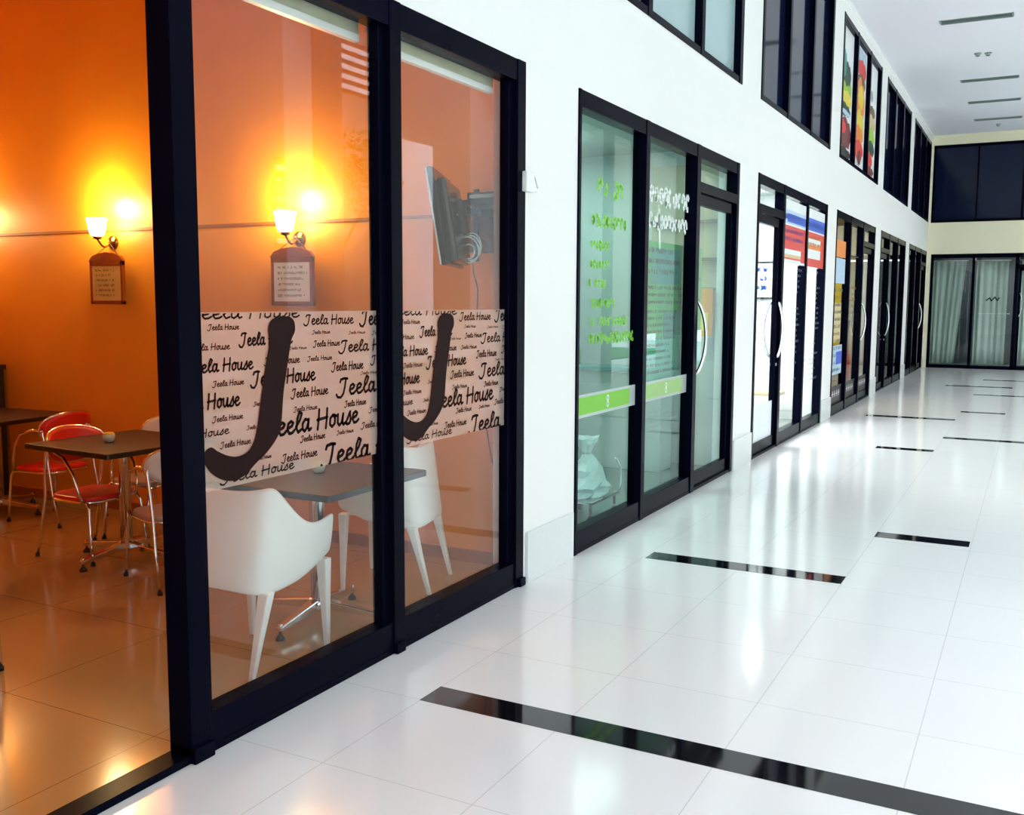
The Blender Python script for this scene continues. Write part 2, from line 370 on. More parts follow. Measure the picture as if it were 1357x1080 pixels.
# film with the printed words; u = metres from the left edge of the design, v = height
FZ0, FZ1 = 0.985, 1.655
TXT = [  # zoom-crop pixels of the photograph: left x, baseline y, right x, baseline y, cap height, word
 (10, 172, 598, 152, 75, 'Jeela House'), (130, 225, 290, 215, 32, 'Jeela House'), (625, 195, 875, 187, 55, 'Jeela House'), (912, 195, 1200, 187, 80, 'Jeela House'),
 (295, 305, 562, 288, 72, 'Jeela House'), (665, 242, 755, 238, 20, 'Jeela House'), (850, 242, 935, 238, 16, 'Jeela House'), (970, 244, 1080, 240, 20, 'Jeela House'),
 (670, 307, 805, 300, 34, 'Jeela House'), (805, 332, 1110, 318, 65, 'Jeela House'), (548, 322, 635, 316, 16, 'Jeela House'), (30, 332, 243, 317, 38, 'Jeela House'),
 (640, 380, 765, 372, 27, 'Jeela House'), (420, 400, 600, 388, 42, 'Jeela House'), (20, 445, 362, 422, 76, 'Jeela House'), (765, 432, 925, 417, 48, 'Jeela House'),
 (965, 395, 1160, 380, 48, 'Jeela House'), (355, 508, 680, 478, 82, 'Jeela House'), (912, 447, 1000, 442, 16, 'Jeela House'), (155, 513, 315, 498, 33, 'Jeela House'),
 (795, 555, 1190, 510, 95, 'Jeela House'), (558, 568, 745, 548, 50, 'Jeela House'), (-75, 645, 295, 612, 88, 'Jeela House'), (365, 608, 470, 600, 24, 'Jeela House'),
 (570, 638, 690, 626, 28, 'Jeela House'), (830, 612, 940, 602, 34, 'Jeela House'), (955, 638, 1090, 626, 28, 'Jeela House'), (155, 692, 310, 674, 32, 'Jeela House'),
 (418, 765, 902, 702, 118, 'Jeela House'), (330, 728, 430, 718, 22, 'Jeela House'), (915, 722, 1060, 704, 34, 'Jeela House'), (-100, 790, 240, 762, 48, 'Jeela House'),
 (790, 754, 875, 744, 22, 'Jeela House'), (605, 794, 730, 772, 34, 'Jeela House'), (195, 824, 350, 802, 34, 'Jeela House'), (720, 900, 1200, 830, 120, 'Jeela House'),
 (510, 894, 690, 866, 44, 'Jeela House'), (370, 888, 455, 872, 22, 'Jeela House'), (200, 992, 572, 942, 56, 'Jeela House'), (60, 905, 200, 890, 30, 'Jeela House')]
JOUT = [(435, 215), (450, 172), (485, 155), (540, 152), (568, 175), (573, 225), (555, 270), (545, 330), (532, 420), (515, 540), (503, 700), (482, 770), (430, 845), (370, 905),
        (320, 960), (260, 990), (200, 985), (142, 950), (105, 890), (112, 842), (145, 820), (182, 842), (230, 862), (280, 866), (330, 842), (362, 790), (382, 700), (400, 560), (422, 400), (440, 290)]
def on_facade(px, py):
    d = fw + (px-678.5)/F_PX*rt - (py-540)/F_PX*up
    k = (GX-CX)/d.x; return Vector((CX+k*d.x, k*d.y, CH+k*d.z))
def crop(zx, zy): return on_facade(240+zx/3.857, 380+zy/3.857)
def clipped(mb, y0, y1, z0, z1):
    """cut a print at the film's edges"""
    bm = bmesh.new(); vs = [bm.verts.new(v) for v in mb.v]
    for f_ in mb.f:
        try: bm.faces.new([vs[i] for i in f_])
        except ValueError: pass
    for co_, no in (((0, y0, 0), (0, -1, 0)), ((0, y1, 0), (0, 1, 0)), ((0, 0, z0), (0, 0, -1)), ((0, 0, z1), (0, 0, 1))):
        bmesh.ops.bisect_plane(bm, geom=bm.verts[:]+bm.edges[:]+bm.faces[:], plane_co=co_, plane_no=no, clear_outer=True)
    bm.verts.index_update(); mb.v = [tuple(v.co) for v in bm.verts]; mb.f = [[v.index for v in f_.verts] for f_ in bm.faces]
    mb.m = [0]*len(mb.f); mb.sm = [False]*len(mb.f); bm.free(); return mb
def film_set(parent, y0, y1, off, base):
    fb = MB(); x = GX+.0055; fb.add([(x, y0-base, FZ0), (x, y1-base, FZ0), (x, y1-base, FZ1), (x, y0-base, FZ1)], [(0, 1, 2, 3)], M_['film'])
    fb.build('printed_film', parent)['label'] = 'translucent cream film behind the printed words'
    tm = MB(); xx = GX+.0075
    for (xa, ya, xb, yb, h, w) in TXT:
        P = crop(xa, ya); Q = crop(xb, yb); top = crop(xa, ya-h)
        hh = top.z-P.z; wd = Q.y-P.y; slope = (Q.z-P.z)/max(wd, .01)
        if abs(slope) > .2: slope = .0
        o_y, o_z = P.y+off, (P.z+Q.z)/2
        word(tm, w, hh*.92, wd, M_['textink'], lambda p, o_y=o_y, o_z=o_z: (xx, o_y+p.x-base, o_z+p.y), bold=.20)
    clipped(tm, y0-base, y1-base, FZ0, FZ1-.004); tm.build('printed_words', parent)['label'] = 'dark script words Jeela House in many sizes'
    J = []
    for p in JOUT:
        q = crop(*p); J.append((q.y+off-base, q.z))
    J = [p for p in J]
    jm = MB(); xj = GX+.0095
    # Catmull-Rom smoothing of the outline
    n_ = len(J); sm = []
    for i in range(n_):
        p0, p1, p2_, p3_ = J[i-1], J[i], J[(i+1) % n_], J[(i+2) % n_]
        for k in range(4):
            t = k/4; sm.append(tuple(.5*((2*p1[d])+(-p0[d]+p2_[d])*t+(2*p0[d]-5*p1[d]+4*p2_[d]-p3_[d])*t*t+(-p0[d]+3*p1[d]-3*p2_[d]+p3_[d])*t**3) for d in (0, 1)))
    jm.add([(xj, max(a, y0-base+.001), z) for a, z in sm], [tuple(range(len(sm)))], M_['jbrown'])
    jo = jm.build('letter_j', parent); jo['label'] = 'large dark brown letter J'
film_set(p2, 2.60, 3.795, 0, A0)
film_set(p3, 3.895, 5.055, 1.26, A0)

# sensor on the jamb
s = thing('door_sensor', 'small white sensor box on the black jamb of the cafe shopfront', 'sensor', (.012, 5.10, 2.33))
b_ = MB(); b_.box((0, 0, 0), (.035, .10, .115), M_['whitemetal']); b_.build('housing', s, bevel=.006)
b_ = MB(); b_.box((0, .1, .01), (.022, .17, .105), M_['whitemetal']); b_.build('side_cover', s, bevel=.004)
b_ = MB(); b_.add([(.0235, .105, .10), (.0235, .12, .10), (.0235, .165, .03), (.0235, .150, .03)], [(0, 1, 2, 3)], M_['p_grey']); b_.build('slit', s)

# ================= bays 2..6
def bay(i, doorside, glass, name, label):
    a, b = bays[i]
    if doorside == 'R': ms = [(a+1.23, a+1.31), (a+2.49, a+2.59)]; dr = (a+2.59, b-.07); pn = [(a+.04, a+1.23), (a+1.31, a+2.49)]
    else: ms = [(a+1.18, a+1.28), (a+2.52, a+2.60)]; dr = (a+.07, a+1.18); pn = [(a+1.28, a+2.52), (a+2.60, b-.08)]
    r = front_frame('window_%d' % (i+1), label, a, b, 0, H, ms, .03, .11, end=(.04 if doorside == 'R' else .07, .08),
        extra=lambda bx: ([bx(y0, y1, 0, .155, -.09, .002) for y0, y1 in pn], bx(dr[0], dr[1], 2.66, 2.75)))
    ps = [pane(r, a, 0, y0, y1, .15, 2.96, glass) for y0, y1 in pn]
    pane(r, a, 0, dr[0], dr[1], 2.75, 2.96, glass)
    d = sroot('door_%d' % i, 'black framed glass door of the '+name, 'door', (0, dr[0], 0))
    L = dr[1]-dr[0]; fm = MB(); k = M_['black']
    for (ya, yb, za, zb) in ((.005, L-.005, .01, .15), (.005, L-.005, 2.56, 2.655), (.005, .07, .01, 2.655), (L-.075, L-.005, .01, 2.655)):
        fm.box((-.075, ya, za), (-.02, yb, zb), k)
    fm.build('door_leaf_frame', d, bevel=.003)
    g_ = MB(); g_.box((-.052, .07, .15), (-.044, L-.075, 2.56), glass); gp = g_.build('glass_pane', d)
    hy = .035 if doorside == 'R' else L-.04
    handle(d, hy, 1.05, 1.72, .085, x=-.02, bend=.05 if doorside == 'R' else -.05)
    handle(d, hy, 1.05, 1.72, .085, x=-.075, sgn=-1, bend=.05 if doorside == 'R' else -.05)
    lk = MB(); lk.lathe([(0, 0), (.018, 0), (.018, .012), (0, .012)], M_['steel'], 12, Matrix.Translation((-.02, hy, .98)) @ Matrix.Rotation(R(90), 4, 'Y')); lk.build('lock', d)
    return r, ps, d, gp, pn, dr
NM = ['', 'green clinic beside the cafe', 'shop with the red and blue sign', 'shop with coloured posters', 'dark shop second from the far end', 'dark shop at the far end']
bd = {}
bd[1] = bay(1, 'R', M_['glassg'], NM[1], 'black framed shopfront with lime green lettering beside the cafe')
bd[2] = bay(2, 'L', M_['glass'], NM[2], 'black framed shopfront with red and blue sign strips')
bd[3] = bay(3, 'R', M_['glass'], NM[3], 'black framed shopfront with coloured posters and white flower print')
bd[4] = bay(4, 'L', M_['glassd'], NM[4], 'dark shopfront second from the far end')
bd[5] = bay(5, 'R', M_['glassd'], NM[5], 'dark shopfront nearest the far end wall')

# rooms
def room(name, y0, y1, xd, zc, wm, cm_, skip=()):
    w = MB(); w.box((-xd-.1, y0, 0), (-xd, y1, zc), wm); w.box((-xd-.1, y0-.1, 0), (-.2, y0, zc), wm); w.box((-xd-.1, y1, 0), (-.2, y1+.1, zc), wm)
    struct(w.build('wall_'+name), 'inner walls of the '+name.replace('_', ' '), 'wall')
    c = MB(); c.box((-xd-.1, y0-.1, zc), (-.2, y1+.1, zc+.1), cm_); struct(c.build('ceiling_'+name), 'ceiling of the '+name.replace('_', ' '), 'ceiling')
room('cafe', .6, 5.45, 6.2, 4.9, M_['orange'], M_['orange'])
room('green_clinic', 5.75, 9.95, 3.6, 3.25, M_['white_in'], M_['grey_in'])
room('sign_shop', 10.35, 14.6, 3.2, 3.25, M_['whitepaper'], M_['white_in'])
room('poster_shop', 14.95, 19.2, 3.2, 3.25, M_['beige_in'], M_['beige_in'])
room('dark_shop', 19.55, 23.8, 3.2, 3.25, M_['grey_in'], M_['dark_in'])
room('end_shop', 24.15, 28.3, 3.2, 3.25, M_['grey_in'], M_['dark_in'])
area('ceiling_lamp_clinic', (-1.8, 7.9, 3.2), (2, 2.5), 60, (.85, 1, .97))
area('ceiling_lamp_sign_shop', (-1.5, 12.5, 3.2), (2, 2.5), 170, (.95, 1, 1))  # fill light added for the sign shop, no fitting modelled
area('ceiling_lamp_poster_shop', (-1.5, 17, 3.2), (2, 2.5), 60, (1, .9, .7))  # added warm fill inside the poster shop, source unseen
area('ceiling_lamp_dark_shop', (-1.5, 22, 3.2), (2, 2), 25, (.8, .9, 1))  # weak fill added so the dark shop is not black

# ------------------------------------------------------------------ prints on the green clinic
rnd = random.Random(3)
r, ps, d, gp, pn, dr = bd[1]; a = bays[1][0]
def XY(y, z, x=GX+.006, base=a): return lambda p: (x, y+p.x-base, z+p.y)
g_ = MB()
rows = [(yy+.12, zz, ww, hh_) for yy, zz, ww, hh_ in [(6.22, 2.36, .45, .26), (6.12, 2.17, .60, .18), (6.10, 2.02, .32, .14), (6.10, 1.89, .34, .14), (6.08, 1.76, .28, .14), (6.12, 1.62, .45, .14), (6.12, 1.49, .68, .15), (6.10, 1.36, .85, .17)]]
for y, z, w, h in rows: scribble(g_, 0, 0, w, h, 1, M_['green'], XY(y, z), rnd, fill=.95, w=.32, ragged=False)
g_.build('green_lettering', ps[0])['label'] = 'rows of lime green lettering'
g_ = MB(); scribble(g_, 0, .05, .95, .36, 1, M_['vwhite'], XY(7.36, 2.34), rnd, fill=1, w=.3, ragged=False)
scribble(g_, 0, -.12, .95, .12, 1, M_['vwhite'], XY(7.36, 2.34), rnd, fill=1, w=.3, ragged=False)
ribbon(g_, [(.22, .12), (.26, -.20)], .035, M_['vwhite'], XY(7.36, 2.34))
g_.build('white_lettering', ps[1])['label'] = 'two lines of white lettering'
for k, (y0, y1) in enumerate(((5.95, 7.12), (7.22, 8.38))):
    g_ = MB(); x = GX+.006
    g_.add([(x, y0-a, .91), (x, y1-a, .91), (x, y1-a, 1.07), (x, y0-a, 1.07)], [(0, 1, 2, 3)], M_['frosth'])
    g_.add([(x+.001, y0-a+.08, .93), (x+.001, y1-a-.12, .93), (x+.001, y1-a-.12, 1.05), (x+.001, y0-a+.08, 1.05)], [(0, 1, 2, 3)], M_['green' if k == 0 else 'palegreen'])
    for c in (y0-a+.04, y0-a+.62):
        for dz in (-.022, .022):
            ribbon(g_, [(.02*math.cos(t*math.pi/3), .02*math.sin(t*math.pi/3)+dz) for t in range(7)], .009, M_['vwhite'], lambda p, c=c: (x+.002, c+p.x, .99+p.y), False)
    g_.build('green_band', ps[k])['label'] = 'lime green safety band across the pane'
g_ = MB(); scribble(g_, 0, 0, .7, .16, 4, M_['p_grey'], XY(7.45, .66), rnd, fill=.8, w=.14); g_.build('small_notice', ps[1])
# price board hanging behind the glass
bo = thing('price_board', 'tall green price board hanging behind the clinic glass', 'board', (-.17, 7.55, 1.05))
q = MB(); q.box((0, 0, 0), (.02, 1.55, 1.15), M_['p_lgreen']); q.box((.0205, .0, 0), (.022, 1.55, .36), M_['p_paleteal']); q.box((.0205, 0.5, .36), (.022, 1.3, .56), M_['p_teal']); q.box((.0205, .15, .80), (.022, .9, 1.1), M_['p_teal'])
q.build('panel', bo)
q = MB(); X_ = lambda p: (.024, p.x, p.y)
scribble(q, .08, .04, .85, .60, 10, M_['ink'], X_, rnd, w=.2); scribble(q, .95, .04, 1.5, 1.1, 16, M_['p_dgreen'], X_, rnd, w=.14)
scribble(q, .1, .62, 1.5, .80, 3, M_['p_dgreen'], X_, rnd, w=.3); scribble(q, .1, .86, .9, 1.12, 3, M_['p_dgreen'], X_, rnd, w=.3); q.build('board_text', bo)
for y in (.1, 1.45): q = MB(); q.tube([(.01, y, 1.15), (.01, y, 2.2)], .003, M_['steel'], 6); q.build('hanging_wire', bo)

# clinic furniture
pl = MB(); pl.box((-1.75, 8.35, 0), (-1.35, 8.85, 3.25), M_['whitepaper']); struct(pl.build('column_clinic'), 'white square pillar inside the clinic', 'column')
pb = MB(); pb.box((-3.6, 9.1, 0), (-1.9, 9.2, 2.6), M_['grey_in']); struct(pb.build('wall_partition'), 'grey partition inside the clinic', 'wall')
c = thing('instrument_trolley', 'small chrome trolley carrying a wrapped white bundle just inside the clinic window', 'trolley', (-.42, 7.05, 0))
q = MB(); q.tube([(-.17, -.27, .17), (.17, -.27, .17), (.17, .27, .17), (-.17, .27, .17)], .012, M_['chrome'], 8, closed=True); q.box((-.17, -.27, .165), (.17, .27, .175), M_['steel']); q.build('shelf', c)
q = MB(); q.tube([(.17, .27, .17), (.17, .33, .24), (.17, .30, .38), (.17, .20, .46)], .010, M_['chrome'], 8); q.build('push_handle', c)
for sx in (-1, 1):
    for sy in (-1, 1):
        q = MB(); q.tube([(sx*.15, sy*.24, .17), (sx*.15, sy*.24, .08)], .012, M_['rubber'], 8); lg = q.build('caster_stem', c)
        q = MB(); q.lathe([(0, -.012), (.035, -.012), (.035, .012), (0, .012)], M_['rubber'], 14, Matrix.Translation((sx*.15, sy*.24, .035)) @ Matrix.Rotation(R(90), 4, 'Y')); q.build('wheel', lg)
c = thing('plastic_bundle', 'crumpled white plastic bundle tied at the top lying on the chrome trolley', 'bundle', (-.42, 7.07, .178))
q = MB(); prof = []
N, Mh = 18, 12; vs = []; fs = []
for i in range(Mh):
    t = i/(Mh-1); rr = [.15, .17, .175, .165, .15, .125, .095, .06, .03, .05, .08, .10][i]
    for k in range(N):
        an = 2*math.pi*k/N; w = rr*(1+.22*rnd.uniform(-1, 1)); vs.append((w*math.cos(an)*.9, w*math.sin(an)*1.35, t*.46+rnd.uniform(-.01, .01)*(0 < i)))
for i in range(Mh-1):
    for k in range(N): fs.append((i*N+k, i*N+(k+1) % N, (i+1)*N+(k+1) % N, (i+1)*N+k))
fs.append(tuple(range(N))[::-1]); q.add(vs, fs, M_['bag']); q.build('sheet', c)
q = MB(); q.tube([(.032*math.cos(k*.5), .045*math.sin(k*.5), .335) for k in range(13)], .006, M_['steel'], 6); q.build('tie', c)
c = thing('waiting_chair', 'teal upholstered tub chair behind the clinic window corner', 'chair', (-.75, 6.55, 0), R(40))
q = MB(); q.lathe([(0, .28), (.25, .28), (.27, .33), (.26, .42), (.2, .45), (0, .45)], M_['tealvinyl'], 24); q.build('seat', c)
q = MB(); vs = []; fs = []
for i in range(15):
    an = R(-15+i*210/14)
    for (rr, z) in ((.25, .30), (.27, .62+.08*math.sin(math.pi*i/14)), (.31, .62+.08*math.sin(math.pi*i/14)), (.31, .30)): vs.append((rr*math.cos(an), rr*math.sin(an), z))
for i in range(14):
    for k in range(4): fs.append((i*4+k, i*4+(k+1) % 4, (i+1)*4+(k+1) % 4, (i+1)*4+k))
fs += [(0, 1, 2, 3), (56, 59, 58, 57)]; q.add(vs, fs, M_['tealvinyl'], True); q.build('backrest', c)
for k in range(4):
    an = R(45+90*k); q = MB(); q.tube([(.2*math.cos(an), .2*math.sin(an), .29), (.23*math.cos(an), .23*math.sin(an), 0)], .014, M_['chrome'], 8); q.build('leg', c)
c = thing('reception_counter', 'pale counter with teal top seen through the clinic door', 'counter', (-2.2, 9.3, 0))
pb2 = MB(); pb2.box((0, 0, 0), (1.6, .35, 1.0), M_['white_in']); pb2.build('body', c, bevel=.005)
pb2 = MB(); pb2.box((-.02, -.03, 1.0), (1.62, .4, 1.04), M_['p_teal']); pb2.build('worktop', c)
c = thing('wall_cabinet', 'beige wall shelving with dark shelf edges beyond the clinic door', 'shelves', (-.95, 9.93, 1.5))
q = MB(); q.box((0, -.02, 0), (.73, 0.0, 1.6), M_['beige_in']); q.build('back_panel', c)
for z in (.32, .62, 1.0): q = MB(); q.box((0, -.14, z), (.75, -.02, z+.03), M_['p_black' if z != .32 else 'p_teal']); q.build('shelf', c)
c = MB(); c.box((-.46, 9.70, 1.36), (-.215, 9.72, 1.84), M_['p_orange']); c.box((-.42, 9.697, 1.42), (-.26, 9.70, 1.6), M_['p_yellow']); tag(c.build('orange_poster'), 'orange and yellow poster seen through the clinic door', 'poster')

# ------------------------------------------------------------------ sign shop
r, ps, d, gp, pn, dr = bd[2]; a = bays[2][0]
for k, (y0, y1) in enumerate(pn):
    q = MB(); x = -.012
    def rc(ya, yb, za, zb, m, dx=0, q=q): q.add([(x+dx, ya-a, za), (x+dx, yb-a, za), (x+dx, yb-a, zb), (x+dx, ya-a, zb)], [(0, 1, 2, 3)], M_[m])
    rc(y0, y1, 2.17, 2.92, 'p_white'); rc(y0+.1, y1, 2.64, 2.80, 'p_blue' if k else 'p_sky', .001)
    if not k: rc(y0+.2, y1, 2.66, 2.76, 'p_blue', .0015)
    rc(y0, y1, 2.20, 2.62, 'p_red' if not k else 'p_white', .001)
    if k: rc(y0, y1, 2.17, 2.28, 'p_red', .002); rc(y0, y1, 2.40, 2.45, 'p_orange', .002); rc(y0, y1, 2.54, 2.62, 'p_red', .002); rc(y1-.25, y1, 2.2, 2.6, 'p_red', .0025)
    else: rc(y0, y1-.25, 2.28, 2.34, 'p_white', .002); rc(y0, y1-.25, 2.17, 2.22, 'p_white', .002); rc(y0, y1-.25, 2.24, 2.28, 'p_tan', .002)
    Xs = lambda p, y0=y0: (x+.004, y0-a+p.x, 2.2+p.y)
    scribble(q, .08, .22, y1-y0-.15, .40, 2, M_['p_violet' if not k else 'p_orange'], Xs, rnd, w=.3, ragged=False)
    scribble(q, .08, .44, y1-y0-.15, .60, 1, M_['p_blue'], Xs, rnd, w=.3, ragged=False)
    q.build('sign_strip', ps[k])['label'] = 'red, white and blue printed sign strip'
    q = MB(); rc(y0+.02, y1-.1, .62, 2.17, 'frosth'); 
    scribble(q, .1, 0, y1-y0-.15, 1.5, 22, M_['greyink'], lambda p, y0=y0: (x+.002, y0-a+p.x, .64+p.y), rnd, w=.14)
    q.build('notice_sheets', ps[k])['label'] = 'pale sheets of small grey text'
    q = MB(); rc(y0, y1, .155, .52, 'frost'); q.build('frosted_film', ps[k])
q = MB(); b0 = dr[0]; L = dr[1]-dr[0]
q.add([(-.04, .07, .15), (-.04, L-.075, .15), (-.04, L-.075, .56), (-.04, .07, .56)], [(0, 1, 2, 3)], M_['frost']); q.build('frosted_film', gp)
q = MB(); scribble(q, .15, 0, .9, .9, 9, M_['greyink'], lambda p: (-.04, p.x, .95+p.y), rnd, fill=.6, w=.12); q.build('door_lettering', gp)
c = thing('framed_picture', 'black framed blue drawing on the white wall behind the sign shop door', 'picture', (-1.0, 14.58, 1.75))
q = MB(); q.box((-.3, -.02, 0), (.3, .0, .55), M_['p_black']); q.build('frame', c); q = MB(); q.box((-.27, -.024, .03), (.27, -.02, .52), M_['p_white'])
scribble(q, -.2, .1, .2, .5, 3, M_['p_blue'], lambda p: (p.x, -.026, p.y), rnd, w=.5); q.build('drawing', c)
c = thing('wooden_bench', 'low tan bench against the wall inside the sign shop', 'bench', (-1.4, 14.2, 0))
q = MB(); q.box((-.9, -.2, .38), (.9, .2, .43), M_['p_tan']); q.build('seat', c, bevel=.01)
for sx in (-.8, .8): q = MB(); q.box((sx-.03, -.18, 0), (sx+.03, .18, .38), M_['p_tan']); q.build('leg', c)

# ------------------------------------------------------------------ poster shop
r, ps, d, gp, pn, dr = bd[3]; a = bays[3][0]
y0, y1 = pn[0]; q = MB()
def rc3(q, ya, yb, za, zb, m, x): q.add([(x, ya-a, za), (x, yb-a, za), (x, yb-a, zb), (x, ya-a, zb)], [(0, 1, 2, 3)], M_[m])
x = GX+.006
rc3(q, y0+.1, y1-.1, 2.40, 2.65, 'p_orange', x); rc3(q, y0+.1, y1-.1, 2.0, 2.38, 'p_sky', x); rc3(q, y0+.1, y1-.3, 1.1, 1.7, 'p_tan', x); rc3(q, y0+.2, y1-.1, .6, 1.05, 'p_sky', x)
scribble(q, .15, .62, 1.0, 1.95, 12, M_['p_dgreen'], lambda p: (x+.001, y0-a+p.x, p.y), rnd, w=.2); rc3(q, y1-.6, y1-.1, .75, .95, 'p_blue', x+.002)
q.build('window_posters', ps[0])['label'] = 'orange, pale blue and tan posters'
y0, y1 = pn[1]; q = MB(); rc3(q, y0+.1, y1-.1, 2.45, 2.47, 'p_black', x); scribble(q, .1, 0, 1.0, .5, 5, M_['p_brown'], lambda p: (x, y0-a+p.x, 1.5+p.y), rnd, w=.2)
q.build('window_posters', ps[1])
def flowers(parent, y0, y1, base, x):
    q = MB(); q.add([(x-.001, y0-base, .15), (x-.001, y1-base, .15), (x-.001, y1-base, .42), (x-.001, y0-base, .42)], [(0, 1, 2, 3)], M_['p_black'])
    y = y0+.1
    while y < y1-.08:
        for k in range(6):
            an = k*math.pi/3; ribbon(q, [(y-base, .30), (y-base+.055*math.cos(an), .30+.055*math.sin(an))], .018, M_['p_white'], lambda p: (x, p.x, p.y), False)
        y += .17
    q.build('flower_print', parent)['label'] = 'white flowers printed on a black band'
for k in (0, 1): flowers(ps[k], pn[k][0], pn[k][1], a, GX+.007)
flowers(gp, dr[0]+.07, dr[1]-.08, dr[0], -.04)
c = thing('floor_vase', 'tall red vase with dark red stems behind the poster shop glass', 'vase', (-.33, 18.25, 0))
q = MB(); q.lathe([(0, 0), (.06, 0), (.09, .25), (.10, .65), (.07, .95), (.05, 1.02), (.065, 1.06)], M_['p_red'], 20); q.build('body', c)
q = MB()
for k in range(9):
    an = k*.7; q.tube([(0, 0, .95), (.03*math.cos(an), .03*math.sin(an), 1.15), (.07*math.cos(an), .07*math.sin(an), 1.4)], .012, M_['p_maroon'], 6)
q.build('stems', c)
c = MB(); c.box((-1.9, 19.15, .9), (-.5, 19.18, 2.5), M_['p_yellow']); c.box((-1.7, 19.14, 1.3), (-.8, 19.15, 2.2), M_['p_lime']); tag(c.build('yellow_poster'), 'yellow and lime poster on the inner wall of the poster shop', 'poster')
# pale vertical blinds inside the last two shops
for i in (4, 5):
    for k, yy in enumerate((.5, 1.75, 2.95)):
        c = thing('vertical_blind', 'pale hanging blind behind the %s pane of the %s' % (('nearest', 'middle', 'farthest')[k], ('dark shop second from the far end', 'dark shop touching the far end wall')[i-4]), 'blind', (-.28, bays[i][0]+yy, .3), group='pale blinds in the two dark shops')
        q = MB(); q.box((-.03, -.2, 2.35), (.03, .3, 2.42), M_['whitemetal']); q.build('head_rail', c)
        q = MB(); [q.box((-.01, -.2+j*.1, 0), (.01, -.12+j*.1, 2.35), M_['p_grey']) for j in range(5)]; q.build('slats', c)

# ------------------------------------------------------------------ upper windows
def upper(i, gm, name, label):
    a, b = bays[i]
    ms = [(a+1.22, a+1.31), (a+2.52, a+2.61)]
    r = front_frame(name, label, a, b, B, T, ms, .06, .08, end=(.08, .10))
    ys = [(a+.08, ms[0][0]), (ms[0][1], ms[1][0]), (ms[1][1], b-.10)]
    return r, [pane(r, a, B, y0, y1, B+.06, T-.08, gm, -.06) for y0, y1 in ys], ys
upper(0, M_['navy'], 'window_7', 'upper window above the cafe')
upper(1, M_['teal'], 'window_8', 'upper window with pale frosted glass above the green clinic')
upper(2, M_['navy'], 'window_9', 'dark navy upper window above the sign shop')
rp, pp, ys = upper(3, M_['p_white'], 'window_10', 'upper window filled with food posters above the poster shop')
upper(4, M_['navy'], 'window_11', 'dark upper window second from the far end')
upper(5, M_['navy'], 'window_12', 'dark upper window nearest the far end')
# printed food pictures (fractions of pane width and height: centre, radii, colour)
ART = [
 [(.5, .55, .42, .14, 'p_lime'), (.55, .66, .3, .09, 'p_dgreen'), (.35, .72, .14, .10, 'p_teal'), (.6, .47, .33, .06, 'p_yellow'), (.4, .38, .48, .05, 'p_dgreen'), (.5, .36, .40, .02, 'p_sky'), (.5, .2, .48, .12, 'p_maroon'), (.35, .24, .22, .05, 'p_red'), (.5, .05, .48, .04, 'p_black')],
 [(.5, .93, .45, .06, 'p_sky'), (.62, .83, .33, .08, 'p_red'), (.6, .72, .3, .07, 'p_brown'), (.5, .55, .4, .20, 'p_orange'), (.6, .60, .2, .10, 'p_yellow'), (.5, .35, .38, .14, 'p_yellow'), (.45, .28, .4, .08, 'p_orange'), (.5, .16, .4, .08, 'p_red'), (.6, .1, .15, .06, 'p_maroon')],
 [(.5, .72, .12, .05, 'p_grey'), (.55, .58, .3, .06, 'p_brown'), (.5, .48, .4, .08, 'p_tan'), (.5, .36, .38, .08, 'p_lime'), (.55, .26, .35, .07, 'p_dgreen'), (.4, .15, .35, .07, 'p_red'), (.5, .06, .4, .04, 'p_maroon')]]
for k, (y0, y1) in enumerate(ys):
    q = MB(); a = bays[3][0]; h = T-.08-.06-B
    for j, (u, v, ru, rv, m) in enumerate(ART[k]):
        n_ = 22; w = y1-y0
        q.add([(-.0555+j*.0012, y0-a+w*min(1, max(0, (u+ru*math.cos(t*2*math.pi/n_)*(1+.12*math.sin(3*t))))), .06+h*min(1, max(0, v+rv*math.sin(t*2*math.pi/n_)*(1+.15*math.cos(2.3*t))))) for t in range(n_)], [tuple(range(n_))], M_[m])
    q.build('food_picture', pp[k])

# ------------------------------------------------------------------ far end shopfront
r = sroot('window_13', 'black framed glass front across the far end with curtains behind', 'window', (.10, YB, 0))
q = MB(); k = M_['black']; Wd = 5.2
for (xa, xb, za, zb) in ((0, Wd, 0, .09), (0, Wd, 2.88, 2.99), (0, .07, 0, 2.99), (Wd-.07, Wd, 0, 2.99), (1.0, 1.07, 0, 2.99), (2.0, 2.09, 0, 2.99), (3.05, 3.14, 0, 2.99), (4.1, 4.17, 0, 2.99), (2.0, 3.14, 2.62, 2.70)):
    q.box((xa, -.012, za), (xb, .1, zb), k)
q.build('frame', r, bevel=.003)
for xa, xb in ((.07, 1.0), (1.07, 2.0), (3.14, 4.1), (4.17, Wd-.07)):
    q = MB(); q.box((xa, .046, .09), (xb, .054, 2.88), M_['glass']); gpn = q.build('glass_pane', r)
    if xa == 1.07:
        q = MB(); scribble(q, .1, 0, .85, .05, 1, M_['vwhite'], lambda p: (xa+p.x, .044, 1.42+p.y), rnd, w=.3, ragged=False)
        ribbon(q, [(.3, .43), (.38, .5), (.42, .42), (.5, .52), (.56, .43), (.6, .5)], .03, M_['p_black'], lambda p: (xa+p.x, .044, 1.35+p.y)); q.build('glass_lettering', gpn)
d = sroot('door_6', 'black framed glass door in the far end front with a bow handle', 'door', (2.19, YB, 0))
q = MB()
for (xa, xb, za, zb) in ((.005, .955, .01, .10), (.005, .955, 2.54, 2.62), (.005, .07, .01, 2.62), (.89, .955, .01, 2.62)): q.box((xa, .02, za), (xb, .075, zb), k)
q.build('door_leaf_frame', d)
q = MB(); q.box((.07, .044, .10), (.89, .052, 2.54), M_['glass']); q.build('glass_pane', d)
